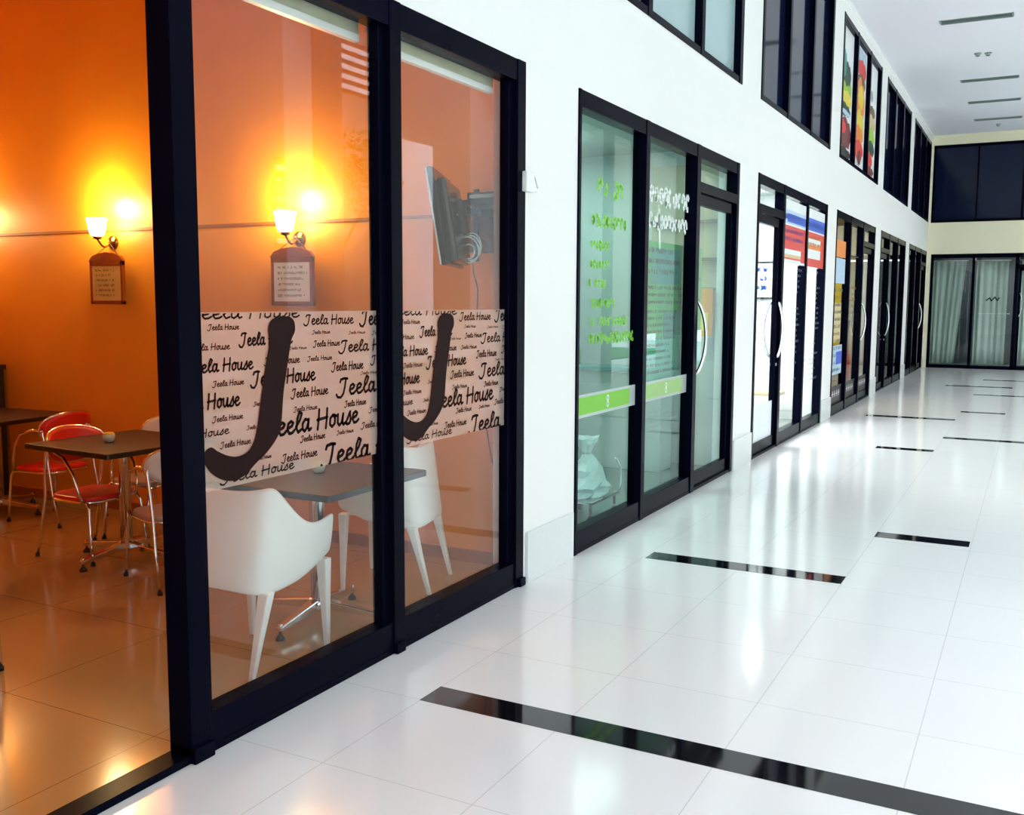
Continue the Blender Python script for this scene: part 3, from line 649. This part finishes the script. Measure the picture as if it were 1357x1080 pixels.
q = MB(); q.tube([(.035+.07*math.sin(math.pi*t/12)**.7 if 0 < t < 12 else .035, .02-.07*(math.sin(math.pi*t/12)**.7 if 0 < t < 12 else 0), 1.35+.65*t/12) for t in range(13)], .014, M_['chrome'], 8); q.build('door_handle', d)
for j, (x0_, x1_, amp, tilt, lb) in enumerate(((.15, .95, .035, .25, 'gathered pale green curtain at the left end of the far glass front'), (1.2, 1.95, .03, 0, 'pleated pale green curtain behind the second pane of the far glass front'),
        (2.25, 3.1, .03, 0, 'pleated curtain behind the glass door of the far front'), (3.3, 5.2, .03, 0, 'wide pale curtain at the right of the far glass front'))):
    c = thing('curtain', lb, 'curtain', (x0_, YB+.22, .12), group='curtains behind the far glass front')
    q = MB(); n_ = 90; vs = []; fs = []
    for zi in range(6):
        z = zi/5*2.68
        for i in range(n_+1):
            t = i/n_; w = (x1_-x0_); xx_ = t*w*(1-(tilt*(1-zi/5)) if tilt else 1)
            vs.append((xx_, amp*math.sin(t*w*2*math.pi/.15+.8*math.sin(t*9))+.5*amp*math.sin(t*23), z))
    for zi in range(5):
        for i in range(n_): fs.append((zi*(n_+1)+i, zi*(n_+1)+i+1, (zi+1)*(n_+1)+i+1, (zi+1)*(n_+1)+i))
    q.add(vs, fs, M_['curtain'], True); q.build('cloth', c, solid=.004)
    q = MB(); q.tube([(-.05, 0, 2.70), (x1_-x0_+.05, 0, 2.70)], .012, M_['whitemetal'], 8); q.build('rail', c)
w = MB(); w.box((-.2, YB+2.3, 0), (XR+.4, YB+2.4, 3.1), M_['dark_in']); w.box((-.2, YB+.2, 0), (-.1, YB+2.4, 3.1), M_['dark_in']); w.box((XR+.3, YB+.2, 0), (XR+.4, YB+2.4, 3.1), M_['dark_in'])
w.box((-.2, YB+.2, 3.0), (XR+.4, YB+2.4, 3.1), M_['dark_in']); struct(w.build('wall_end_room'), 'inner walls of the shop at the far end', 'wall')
area('ceiling_lamp_end_room', (2, YB+1.3, 2.9), (3, 1), 32, (.8, 1, .95))  # fill added behind the curtains to lighten them, no visible fitting
r = sroot('window_14', 'wide dark upper window across the far end', 'window', (.05, YB, 3.81))
q = MB(); Wd = 5.25
for (xa, xb, za, zb) in ((0, Wd, 0, .07), (0, Wd, 1.92, 1.99), (0, .06, 0, 1.99), (Wd-.06, Wd, 0, 1.99), (1.05, 1.09, 0, 1.99), (2.1, 2.16, 0, 1.99), (3.15, 3.19, 0, 1.99), (4.2, 4.26, 0, 1.99)):
    q.box((xa, -.01, za), (xb, .1, zb), k)
q.build('frame', r, bevel=.003)
for xa, xb in ((.06, 1.05), (1.09, 2.1), (2.16, 3.15), (3.19, 4.2), (4.26, Wd-.06)):
    q = MB(); q.box((xa, .05, .07), (xb, .058, 1.92), M_['navy']); q.build('glass_pane', r)

# ------------------------------------------------------------------ ceiling fittings
lab = ['grey recessed ceiling strip nearest the camera, largest of the four', 'second grey recessed ceiling strip counted from the camera', 'third grey recessed ceiling strip counted from the camera', 'farthest grey recessed ceiling strip, nearest the end wall']
for j, (y, w_) in enumerate(SL):
    c = thing('ceiling_strip_vent', lab[j], 'ceiling vent', (1.59, y, CZ), group='recessed strips in the high ceiling')
    q = MB(); hw = .51
    for (xa, xb, ya, yb) in ((-hw, hw, -.13, -.115), (-hw, hw, .115, .13), (-hw, -hw+.015, -.115, .115), (hw-.015, hw, -.115, .115)): q.box((xa, ya, -.008), (xb, yb, .13), M_['slot'])
    q.build('frame', c)
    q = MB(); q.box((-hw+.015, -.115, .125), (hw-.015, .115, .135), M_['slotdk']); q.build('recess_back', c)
    q = MB()
    for s_ in range(5): yy = -.09+s_*.045; q.add([(-hw+.015, yy-.012, .01), (.42, yy-.012, .01), (.42, yy+.014, .05), (-hw+.015, yy+.014, .05)], [(0, 1, 2, 3)], M_['slot'])
    q.build('louvre', c, solid=.002)
for j, (x, y, lb) in enumerate(((1.50, 19.48, 'left one of the twin spotlights in the high ceiling'), (1.66, 19.52, 'right one of the twin spotlights in the high ceiling'), (1.57, 27.2, 'lone ceiling spotlight beside the far end wall'))):
    c = thing('ceiling_spotlight', lb, 'spotlight', (x, y, CZ), group='ceiling spotlights')
    q = MB(); q.lathe([(.06, 0), (.06, -.015), (.04, -.02), (.035, -.05), (0, -.05)], M_['slot'], 16); q.build('housing', c)
    q = MB(); q.lathe([(0, -.052), (.03, -.052), (.03, -.049), (0, -.049)], M_['slotdk'], 12); q.build('lens', c)

# ------------------------------------------------------------------ cafe: moulding, lamps, boards
m_ = MB(); m_.box((-6.2, 5.44, 2.235), (-.2, 5.45, 2.255), M_['orange2']); struct(m_.build('trim_12'), 'thin dark moulding along the orange wall', 'trim')
m_ = MB(); m_.box((-6.2, 5.43, 0), (-.2, 5.45, .08), M_['orange2']); struct(m_.build('baseboard_cafe'), 'low skirting under the orange wall', 'skirting')
def lamp(loc, label):
    c = thing('wall_lamp', label, 'wall lamp', loc, group='glowing wall lamps in the cafe')
    q = MB(); q.lathe([(0, 0), (.055, 0), (.05, .015), (.02, .03), (0, .03)], M_['brass'], 20, Matrix.Rotation(R(90), 4, 'X')); q.build('wall_plate', c)
    q = MB(); pts = []
    for k in range(9):
        t = k/8; pts.append((0, -.03-.12*t, -.05*math.sin(math.pi*t)+.02*t))
    q.tube(pts, .008, M_['brass'], 8); q.lathe([(0, -.01), (.03, 0), (.035, .02), (0, .025)], M_['brass'], 14, Matrix.Translation((0, -.15, .02))); q.build('arm', c)
    q = MB(); q.lathe([(.03, .04), (.05, .05), (.062, .09), (.068, .14), (.078, .175), (.075, .175), (.062, .14), (.055, .09), (.03, .05)], M_['glow'], 22, Matrix.Translation((0, -.15, 0))); q.build('shade', c)
    l = bpy.data.lights.new('wall_lamp_bulb', 'POINT'); l.energy = 20; l.color = (1, .70, .28); l.shadow_soft_size = .07
    lo = bpy.data.objects.new('bulb_light', l); COL.objects.link(lo); lo.parent = c; lo.location = (0, -.15, .27)
    return c
lamp((-3.80, 5.45, 2.15), 'glowing wall lamp above the smaller yellow menu board, seen through the open panel')
lamp((-1.92, 5.45, 2.13), 'glowing wall lamp above the larger white menu board behind the glass')
lamp((-5.65, 5.45, 2.15), 'glowing wall lamp at the far left of the orange wall')
def board(x, w, z0, z1, label, pm, seed):
    c = thing('menu_board', label, 'menu board', (x, 5.45, z0), group='hanging menu boards')
    h = z1-z0-.06; q = MB(); y = -.07
    for (xa, xb, za, zb) in ((-w/2, w/2, 0, .03), (-w/2, w/2, h-.035, h), (-w/2, -w/2+.025, 0, h), (w/2-.025, w/2, 0, h)): q.box((xa, y-.015, za), (xb, y+.015, zb), M_['wood'])
    q.build('frame', c, bevel=.004)
    q = MB(); q.prism([(-w/2-.01, h), (w/2+.01, h), (w/2-.03, h+.04), (w/4, h+.06), (0, h+.07), (-w/4, h+.06), (-w/2+.03, h+.04)], -.015, .015, M_['wood'], Matrix.Translation((0, y, 0)) @ Matrix.Rotation(R(90), 4, 'X')); q.build('crest', c)
    q = MB(); q.box((-w/2+.02, y-.01, .02), (w/2-.02, y+.01, h-.03), pm); q.build('sheet', c)
    q = MB(); rr = random.Random(seed); scribble(q, -w/2+.06, .05, w/2-.04, h-.05, 6, M_['ink'], lambda p: (p.x, y-.012, p.y), rr, fill=.75, w=.16); q.build('handwriting', c)
    q = MB()
    q.tube([(-w/3, y, h+.05), (0, y/2, h+.14), (w/3, y, h+.05)], .003, M_['dkcable'], 6); q.tube([(0, y/2, h+.14), (0, 0, h+.15)], .004, M_['steel'], 6); q.build('cord', c)
board(-3.80, .37, 1.665, 2.06, 'small yellow menu board in a brown frame hanging below the lamp in the open panel', M_['paper'], 5)
board(-1.93, .37, 1.665, 2.06, 'white menu board in a brown frame hanging behind the glass with the J', M_['whitepaper'], 9)

# roller blinds
for y0, y1, lb in ((2.64, 3.78, 'rolled up cream blind over the middle glass panel of the cafe'), (3.92, 5.04, 'rolled up cream blind over the cafe glass panel in front of the television')):
    c = thing('roller_blind', lb, 'blind', (-.16, y0, 2.90), group='rolled up blinds'); L = y1-y0
    q = MB(); q.tube([(0, 0, .12), (0, L, .12)], .05, M_['blindcloth'], 16); q.build('roll', c)
    q = MB(); q.box((-.012, 0, .0), (.012, L, .09), M_['blindcloth']); q.build('fabric', c)
    q = MB(); q.box((-.018, 0, -.022), (.018, L, .012), M_['whitemetal']); q.build('bottom_bar', c, bevel=.004)
    for e in (0, L-.02):
        q = MB(); q.box((-.055, e, .06), (.055, e+.02, .18), M_['steel']); q.build('bracket', c)

# ------------------------------------------------------------------ television, shelf, cables
c = thing('television', 'black flat television tilted on a wall arm high in the cafe corner', 'television', (-.385, 4.95, 2.17), 0)
X = Matrix.Rotation(R(23), 4, 'Z') @ Matrix.Rotation(R(-9), 4, 'Y')   # the screen faces local -x and leans forward
q = MB(); q.box((-.035, -.33, -.27), (0, .33, .27), M_['screen'], X); q.build('screen_body', c, bevel=.006)
q = MB(); q.box((-.042, -.333, -.265), (-.034, .333, .265), M_['silver'], X); q.build('bezel', c)
q = MB(); q.box((0, -.29, -.26), (.055, .29, .21), M_['screen'], X); q.build('rear_housing', c, bevel=.02)
q = MB(); q.box((.07, -.08, -.1), (.10, .08, .1), M_['screen'], X); q.box((.09, -.03, .02), (.13, .03, .08), M_['screen']); q.box((.09, -.02, .03), (.13, .48, .07), M_['screen']); q.box((.03, .47, -.08), (.17, .495, .13), M_['screen'])
q.build('wall_arm', c, bevel=.003)
c = thing('media_shelf', 'small black and smoked glass shelf in the corner behind the television', 'shelf', (-.36, 5.45, 1.95))
q = MB(); q.box((-.10, -.25, .33), (.16, 0, .36), M_['screen']); q.build('top_shelf', c); q = MB(); q.box((-.14, -.25, .04), (.16, -.24, .30), M_['shelfglass']); q.build('glass_panel', c)
for xa in (-.14, .13): q = MB(); q.box((xa, -.02, .0), (xa+.03, 0, .45), M_['screen']); q.build('bracket', c)
q = MB(); q.box((-.14, -.25, .30), (.16, 0, .32), M_['screen']); q.build('lower_shelf', c)
c = thing('media_player', 'slim black player box on the corner shelf', 'player', (-.34, 5.36, 2.312))
q = MB(); q.box((-.12, -.08, 0), (.1, .08, .05), M_['screen']); q.build('body', c, bevel=.003)
q = MB(); q.box((-.10, -.083, .015), (.08, -.08, .035), M_['silver']); q.build('front_strip', c)
q = MB(); pts = [(-.36, 5.16, 2.26)]
pts += [(-.40, 5.15, 2.22), (-.44, 5.14, 2.14), (-.44, 5.14, 2.05)]
for k in range(70): an = R(180-k*20); g_ = .8+.25*math.sin(k*.11); pts.append((-.36+.075*g_*math.cos(an)+.008*math.sin(k*.3), 5.13+.015*math.sin(k*.23), 2.01+.02*math.cos(k*.09)+.085*g_*math.sin(an)))
q.tube(pts, .0045, M_['cable'], 8); tag(q.build('coiled_cable'), 'coil of pale cable hanging behind the television', 'cable')
q = MB(); pts = [(-.46, 5.35, 1.98), (-.46, 5.36, 1.88), (-.44, 5.38, 1.78), (-.45, 5.39, 1.65), (-.42, 5.4, 1.5), (-.43, 5.41, 1.3), (-.42, 5.42, 1.1), (-.40, 5.42, .9), (-.36, 5.42, .7), (-.30, 5.42, .5), (-.26, 5.43, .4)]
q.tube(pts, .005, M_['dkcable'], 8); tag(q.build('power_cable'), 'thin brown cable trailing down the wall from the television', 'cable')

# ------------------------------------------------------------------ tables
def make_table():
    c = thing('pedestal_table', '', 'table', (0, 0, 0), 0, 'square pedestal tables')
    h = .425; rr = .02; out = []
    for (sx, sy, a0) in ((1, 1, 0), (-1, 1, 90), (-1, -1, 180), (1, -1, 270)):
        for k in range(5): an = R(a0+k*22.5); out.append((sx*(h-rr)+rr*math.cos(an), sy*(h-rr)+rr*math.sin(an)))
    q = MB(); q.prism(out, .752, .782, M_['tabletop']); q.build('tabletop', c, bevel=.003)
    q = MB(); q.prism([(x*1.003, y*1.003) for x, y in out], .750, .778, M_['edge']); q.build('edge_band', c)
    q = MB(); q.lathe([(.04, .08), (.04, .70), (.045, .72)], M_['chrome'], 20); q.build('column', c)
    q = MB(); q.box((-.2, -.025, .725), (.2, .025, .75), M_['edge']); q.box((-.025, -.2, .725), (.025, .2, .75), M_['edge']); q.build('top_bracket', c)
    q = MB(); q.lathe([(.055, .055), (.062, .07), (.062, .10), (.045, .12), (0, .12)], M_['chrome'], 20); q.build('hub', c)
    for k in range(4):
        X = Matrix.Rotation(R(90*k+8), 4, 'Z'); q = MB(); 
        vs = [(.04, -.028, .06), (.04, .028, .06), (.04, .028, .115), (.04, -.028, .115), (.38, -.018, .045), (.38, .018, .045), (.38, .018, .072), (.38, -.018, .072)]
        q.add(vs, [(0, 3, 2, 1), (4, 5, 6, 7), (0, 1, 5, 4), (1, 2, 6, 5), (2, 3, 7, 6), (3, 0, 4, 7)], M_['chrome'], X=X); arm = q.build('base_arm', c, bevel=.006)
        q = MB(); q.lathe([(.006, .05), (.007, .03), (.022, .015), (.024, 0)], M_['rubber'], 14, X @ Matrix.Translation((.365, 0, 0))); q.lathe([(.012, .085), (.012, .04)], M_['chrome'], 12, X @ Matrix.Translation((.365, 0, 0))); q.build('foot', arm)
    return c
tb = make_table(); tb.location = (-.66, 4.05, 0); tb['label'] = 'dark brown square table with chrome pedestal behind the glass with the large J'
dup(tb, (-2.57, 4.43, 0), R(-4), 'dark brown square table between red and white chairs, seen through the open panel')
dup(tb, (-4.62, 4.93, 0), R(5), 'dark square table at the left edge, farthest from the glass')
def pot(loc, label):
    c = thing('candle_pot', label, 'candle', loc, group='small yellow pots on the tables')
    q = MB(); q.lathe([(0, 0), (.026, 0), (.036, .02), (.040, .045), (.036, .05), (.033, .045), (.03, .03), (0, .03)], M_['cupglass'], 18); q.build('bowl', c)
    q = MB(); q.lathe([(.034, .04), (.037, .052), (.03, .06), (0, .06)], M_['yellow'], 16); q.build('wax', c)
pot((-.70, 4.12, .782), 'small yellow topped pot on the table behind the large J'); pot((-2.62, 4.36, .782), 'small yellow pot on the table seen through the open panel')

# ------------------------------------------------------------------ white plastic armchairs (faces local +y)
def make_armchair():
    c = thing('plastic_armchair', '', 'chair', (0, 0, 0), 0, 'white moulded armchairs')
    # path round the tub: (x, y, top z, bottom z, flare)
    P = [(.265, .27, .69, .49), (.268, .20, .668, .47), (.270, .13, .662, .44), (.268, .07, .672, .42), (.262, .01, .715, .40), (.255, -.06, .79, .385), (.245, -.125, .875, .38), (.215, -.165, .868, .385), (.14, -.185, .855, .395), (.05, -.19, .85, .40)]
    P = P+[(-x, y, zt, zb) for x, y, zt, zb in P[::-1]]
    vs = []; fs = []; n_ = len(P); K = 6
    for (x, y, zt, zb) in P:
        for k in range(K):
            t = k/(K-1); z = zb+(zt-zb)*t; fl = .93+.07*t+.02*math.sin(math.pi*t)
            yy = y-.065*(1-t)*min(1, -y/.15) if y < 0 else y*(.96+.04*t)
            vs.append((x*fl, yy, z))
    for i in range(n_-1):
        for k in range(K-1): fs.append((i*K+k, (i+1)*K+k, (i+1)*K+k+1, i*K+k+1))
    q = MB(); q.add(vs, fs, M_['whitepl'], True); q.build('shell', c, sub=2, solid=.022)
    # seat dish
    vs = []; fs = []; N = 9
    for i in range(N):
        for j in range(N):
            u = -1+2*i/(N-1); v = -1+2*j/(N-1); vs.append((u*.24, .045+v*.205, .445+.018*(u*u)+.02*max(0, -v)**2-.03*max(0, v-.6)))
    for i in range(N-1):
        for j in range(N-1): fs.append((i*N+j, (i+1)*N+j, (i+1)*N+j+1, i*N+j+1))
    q = MB(); q.add(vs, fs, M_['whitepl'], True); q.build('seat', c, sub=1, solid=.022)
    for sx in (-1, 1):
        for sy in (-1, 1):
            tz = .46 if sy > 0 else .40
            q = MB(); vs = []; fs = []
            tx, ty = sx*.228, (.235 if sy > 0 else -.185); bx_, by = sx*(.235 if sy > 0 else .215), (.245 if sy > 0 else -.285)
            for (t, w_) in ((0, .030), (.45, .021), (1, .013)):
                x = tx+(bx_-tx)*t; y = ty+(by-ty)*t; z = tz*(1-t)
                for (ax, ay) in ((-1, -1), (1, -1), (1, 1), (-1, 1)): vs.append((x+ax*w_, y+ay*w_*.85, z))
            for i in range(2):
                for k in range(4): fs.append((i*4+k, i*4+(k+1) % 4, (i+1)*4+(k+1) % 4, (i+1)*4+k))
            fs += [(0, 1, 2, 3), (8, 11, 10, 9)]; q.add(vs, fs, M_['whitepl']); q.build('leg', c, bevel=.006)
    return c
ac = make_armchair(); ac.location = (-.55, 3.45, 0); ac.rotation_euler.z = R(2); ac['label'] = 'white moulded armchair with its back to the glass, left of the chrome table base'
dup(ac, (-.70, 4.83, 0), R(105), 'white moulded armchair on the far side of the table, below the television')

# ------------------------------------------------------------------ chrome tube chairs (faces local +y)
def make_chrome_chair(seatm, backm):
    c = thing('tubular_chair', '', 'chair', (0, 0, 0), 0, 'chrome tube chairs in the cafe')
    out = []
    for k in range(28):
        an = 2*math.pi*k/28; ca, sa = math.cos(an), math.sin(an); e = .55
        out.append((.215*math.copysign(abs(ca)**e, ca), .205*math.copysign(abs(sa)**e, sa)))
    q = MB(); q.prism(out, .405, .432, seatm, smooth=False); q.build('seat', c, bevel=.009)
    q = MB(); q.tube([(x*1.01, y*1.01, .398) for x, y in out], .010, M_['chrome'], 8, closed=True); q.build('seat_rim', c)
    # curved oval back
    vs = []; fs = []; N = 24
    rings = 5
    for r_ in range(rings+1):
        for k in range(N):
            an = 2*math.pi*k/N; ca, sa = math.cos(an), math.sin(an); u = r_/rings
            x = .235*u*math.copysign(abs(ca)**.85, ca); z = .735+.115*u*math.copysign(abs(sa)**.85, sa); vs.append((x, -.225+1.4*x*x-.02*(z-.735)/.1, z))
    for r_ in range(rings):
        for k in range(N): fs.append((r_*N+k, r_*N+(k+1) % N, (r_+1)*N+(k+1) % N, (r_+1)*N+k))
    q = MB(); q.add(vs, fs, backm, True); q.build('backrest', c, solid=.022)
    q = MB(); q.tube([(.237*math.copysign(abs(math.cos(t))**.85, math.cos(t)), -.225+1.4*(.237*abs(math.cos(t))**.85)**2-.02*(.117*math.sin(t))/.1, .735+.117*math.copysign(abs(math.sin(t))**.85, math.sin(t))) for t in [2*math.pi*k/24 for k in range(24)]], .009, M_['chrome'], 8, closed=True); q.build('back_rim', c)
    for sx in (-1, 1):
        q = MB(); q.tube([(sx*.22, .235, 0), (sx*.215, .215, .2), (sx*.205, .20, .36), (sx*.20, .18, .39), (sx*.20, .1, .398)], .011, M_['chrome'], 10); q.tube([(sx*.22, .235, 0), (sx*.22, .235, .02)], .015, M_['rubber'], 10); q.build('leg', c)
        q = MB(); q.tube([(sx*.225, -.30, 0), (sx*.22, -.235, .25), (sx*.215, -.205, .42), (sx*.222, -.19, .58), (sx*.225, -.165, .70), (sx*.22, -.16, .73)], .011, M_['chrome'], 10); q.tube([(sx*.225, -.30, 0), (sx*.225, -.298, .02)], .015, M_['rubber'], 10); q.build('leg', c)
        q = MB(); q.tube([(sx*.225, -.165, .72), (sx*.245, -.08, .725), (sx*.25, .03, .69), (sx*.245, .10, .60), (sx*.235, .14, .48), (sx*.215, .15, .40)], .010, M_['chrome'], 10); q.build('armrest', c)
        q = MB(); q.lathe([(0, 0), (.012, 0), (.012, .008), (0, .01)], M_['steel'], 10, Matrix.Translation((sx*.15, -.21, .735)) @ Matrix.Rotation(R(90), 4, 'X')); q.build('bolt', c)
    return c
cr = make_chrome_chair(M_['red'], M_['red']); cr.location = (-2.83, 4.40, 0); cr.rotation_euler.z = R(-90); cr['label'] = 'bright red chrome chair at the left side of the table in the open panel'
dup(cr, (-4.02, 4.98, 0), R(95), 'red chrome chair at the left edge table, its back toward the orange wall lamp')
cw = make_chrome_chair(M_['tanseat'], M_['creamvinyl']); cw.location = (-1.93, 4.25, 0); cw.rotation_euler.z = R(70); cw['label'] = 'chrome chair with tan seat and white oval back beside the black post'
dup(cw, (-2.92, 4.95, 0), R(180), 'white backed chrome chair on the far side of the table in the open panel')
dup(cw, (-1.83, 2.71, 0), R(60), 'chrome chair cut off by the left edge, only a front leg showing')

# dark cabinet at the left end of the cafe
c = thing('side_cabinet', 'very dark wooden cabinet at the left edge against the orange wall', 'cabinet', (-5.55, 5.2, 0))
q = MB(); q.box((-.4, -.22, 0), (.36, .22, 1.1), M_['darkwood']); q.build('body', c, bevel=.006); q = MB(); q.box((-.42, -.24, 1.1), (.38, .23, 1.14), M_['darkwood']); q.build('top', c)
for sx in (-.38, -.01): q = MB(); q.box((sx, -.235, .1), (sx+.35, -.22, 1.0), M_['darkwood']); dd = q.build('door', c, bevel=.003); q = MB(); q.tube([(sx+.3, -.245, .5), (sx+.3, -.245, .65)], .006, M_['steel'], 8); q.build('handle', dd)
c = thing('potted_plant', 'small dark green plant in a pot on the dark cabinet', 'plant', (-5.30, 5.2, 1.14))
q = MB(); q.lathe([(0, 0), (.05, 0), (.07, .1), (.062, .1), (0, .09)], M_['cupglass'], 16); q.build('pot', c)
q = MB(); rr = random.Random(4)
for k in range(16):
    an = rr.random()*6.28; l_ = .08+.08*rr.random(); e = Vector((math.cos(an), math.sin(an), 0)); t_ = Vector((-e.y, e.x, 0))*.015; b0_ = Vector((0, 0, .08))
    mid = b0_+e*l_*.5+Vector((0, 0, l_*.7)); tip = b0_+e*l_+Vector((0, 0, l_*.8)); q.add([b0_, mid-t_, tip, mid+t_], [(0, 1, 2, 3)], M_['leaf'])
q.build('leaves', c, solid=.002)

# ------------------------------------------------------------------ court beyond the open side (mirrored in the glass)
bl = thing('court_building', 'white rendered building with louvred windows across the court', 'building', (17, 14, -.12))
q = MB(); q.box((0, -26, 0), (5, 75, 13), M_['building']); q.build('walls', bl)  # height, length and dark tone chosen to keep bright sky out of the glass
for j, (y, w_, za, zb) in enumerate(((-14, 2.6, 3.2, 6), (-6, 2.6, 3.2, 6), (8.4, 1.7, 3.4, 6.0), (11.1, 2.3, 8.4, 10.2), (20, 2.6, 3.2, 6))):
    q = MB(); q.box((-.05, y, za), (.02, y+w_, zb), M_['dark_in']); wn = q.build('window', bl)
    q = MB()
    for k in range(int((zb-za)/.3)): z = za+.08+k*.3; q.box((-.12, y, z), (-.04, y+w_, z+.15), M_['louvre'])
    q.build('louvres', wn)
q = MB(); q.box((-.4, 14.4, 0), (0, 16.3, 7.3), M_['louvre']); q.build('white_porch', bl)  # plain white block added only to give the cafe glass a bright reflection
def tree(x, y, h, seed, label):
    c = thing('court_tree', label, 'tree', (x, y, -.08), group='trees in the court'); rr = random.Random(seed)
    q = MB(); q.tube([(0, 0, 0), (.05, .03, h*.3), (-.03, .06, h*.6), (0, 0, h*.8)], [.12, .1, .07, .03], M_['trunk'], 8)
    for k in range(5):
        an = k*1.25; q.tube([(0, 0, h*.45+k*.1), (.5*math.cos(an), .5*math.sin(an), h*.65), (1.0*math.cos(an), 1.0*math.sin(an), h*.8)], [.04, .03, .012], M_['trunk'], 6)
    q.build('trunk', c)
    q = MB()
    for k in range(1600):
        an = rr.random()*6.28; ph = math.acos(2*rr.random()-1); rad = 1.45*rr.random()**.4
        p = Vector((rad*math.sin(ph)*math.cos(an), rad*math.sin(ph)*math.sin(an), h*.8+rad*.75*math.cos(ph)))
        d1 = Vector((rr.uniform(-1, 1), rr.uniform(-1, 1), rr.uniform(-.6, .6))).normalized(); d2 = d1.cross(Vector((rr.uniform(-1, 1), rr.uniform(-1, 1), 1))).normalized()
        q.add([p-d1*.11, p+d2*.04, p+d1*.11, p-d2*.04], [(0, 1, 2, 3)], M_['leaf'])
    q.build('crown', c)
tree(11, 17.6, 5.6, 1, 'leafy tree in the court opposite the cafe'); tree(11.5, 29.5, 4.6, 2, 'leafy tree in the court opposite the green clinic')
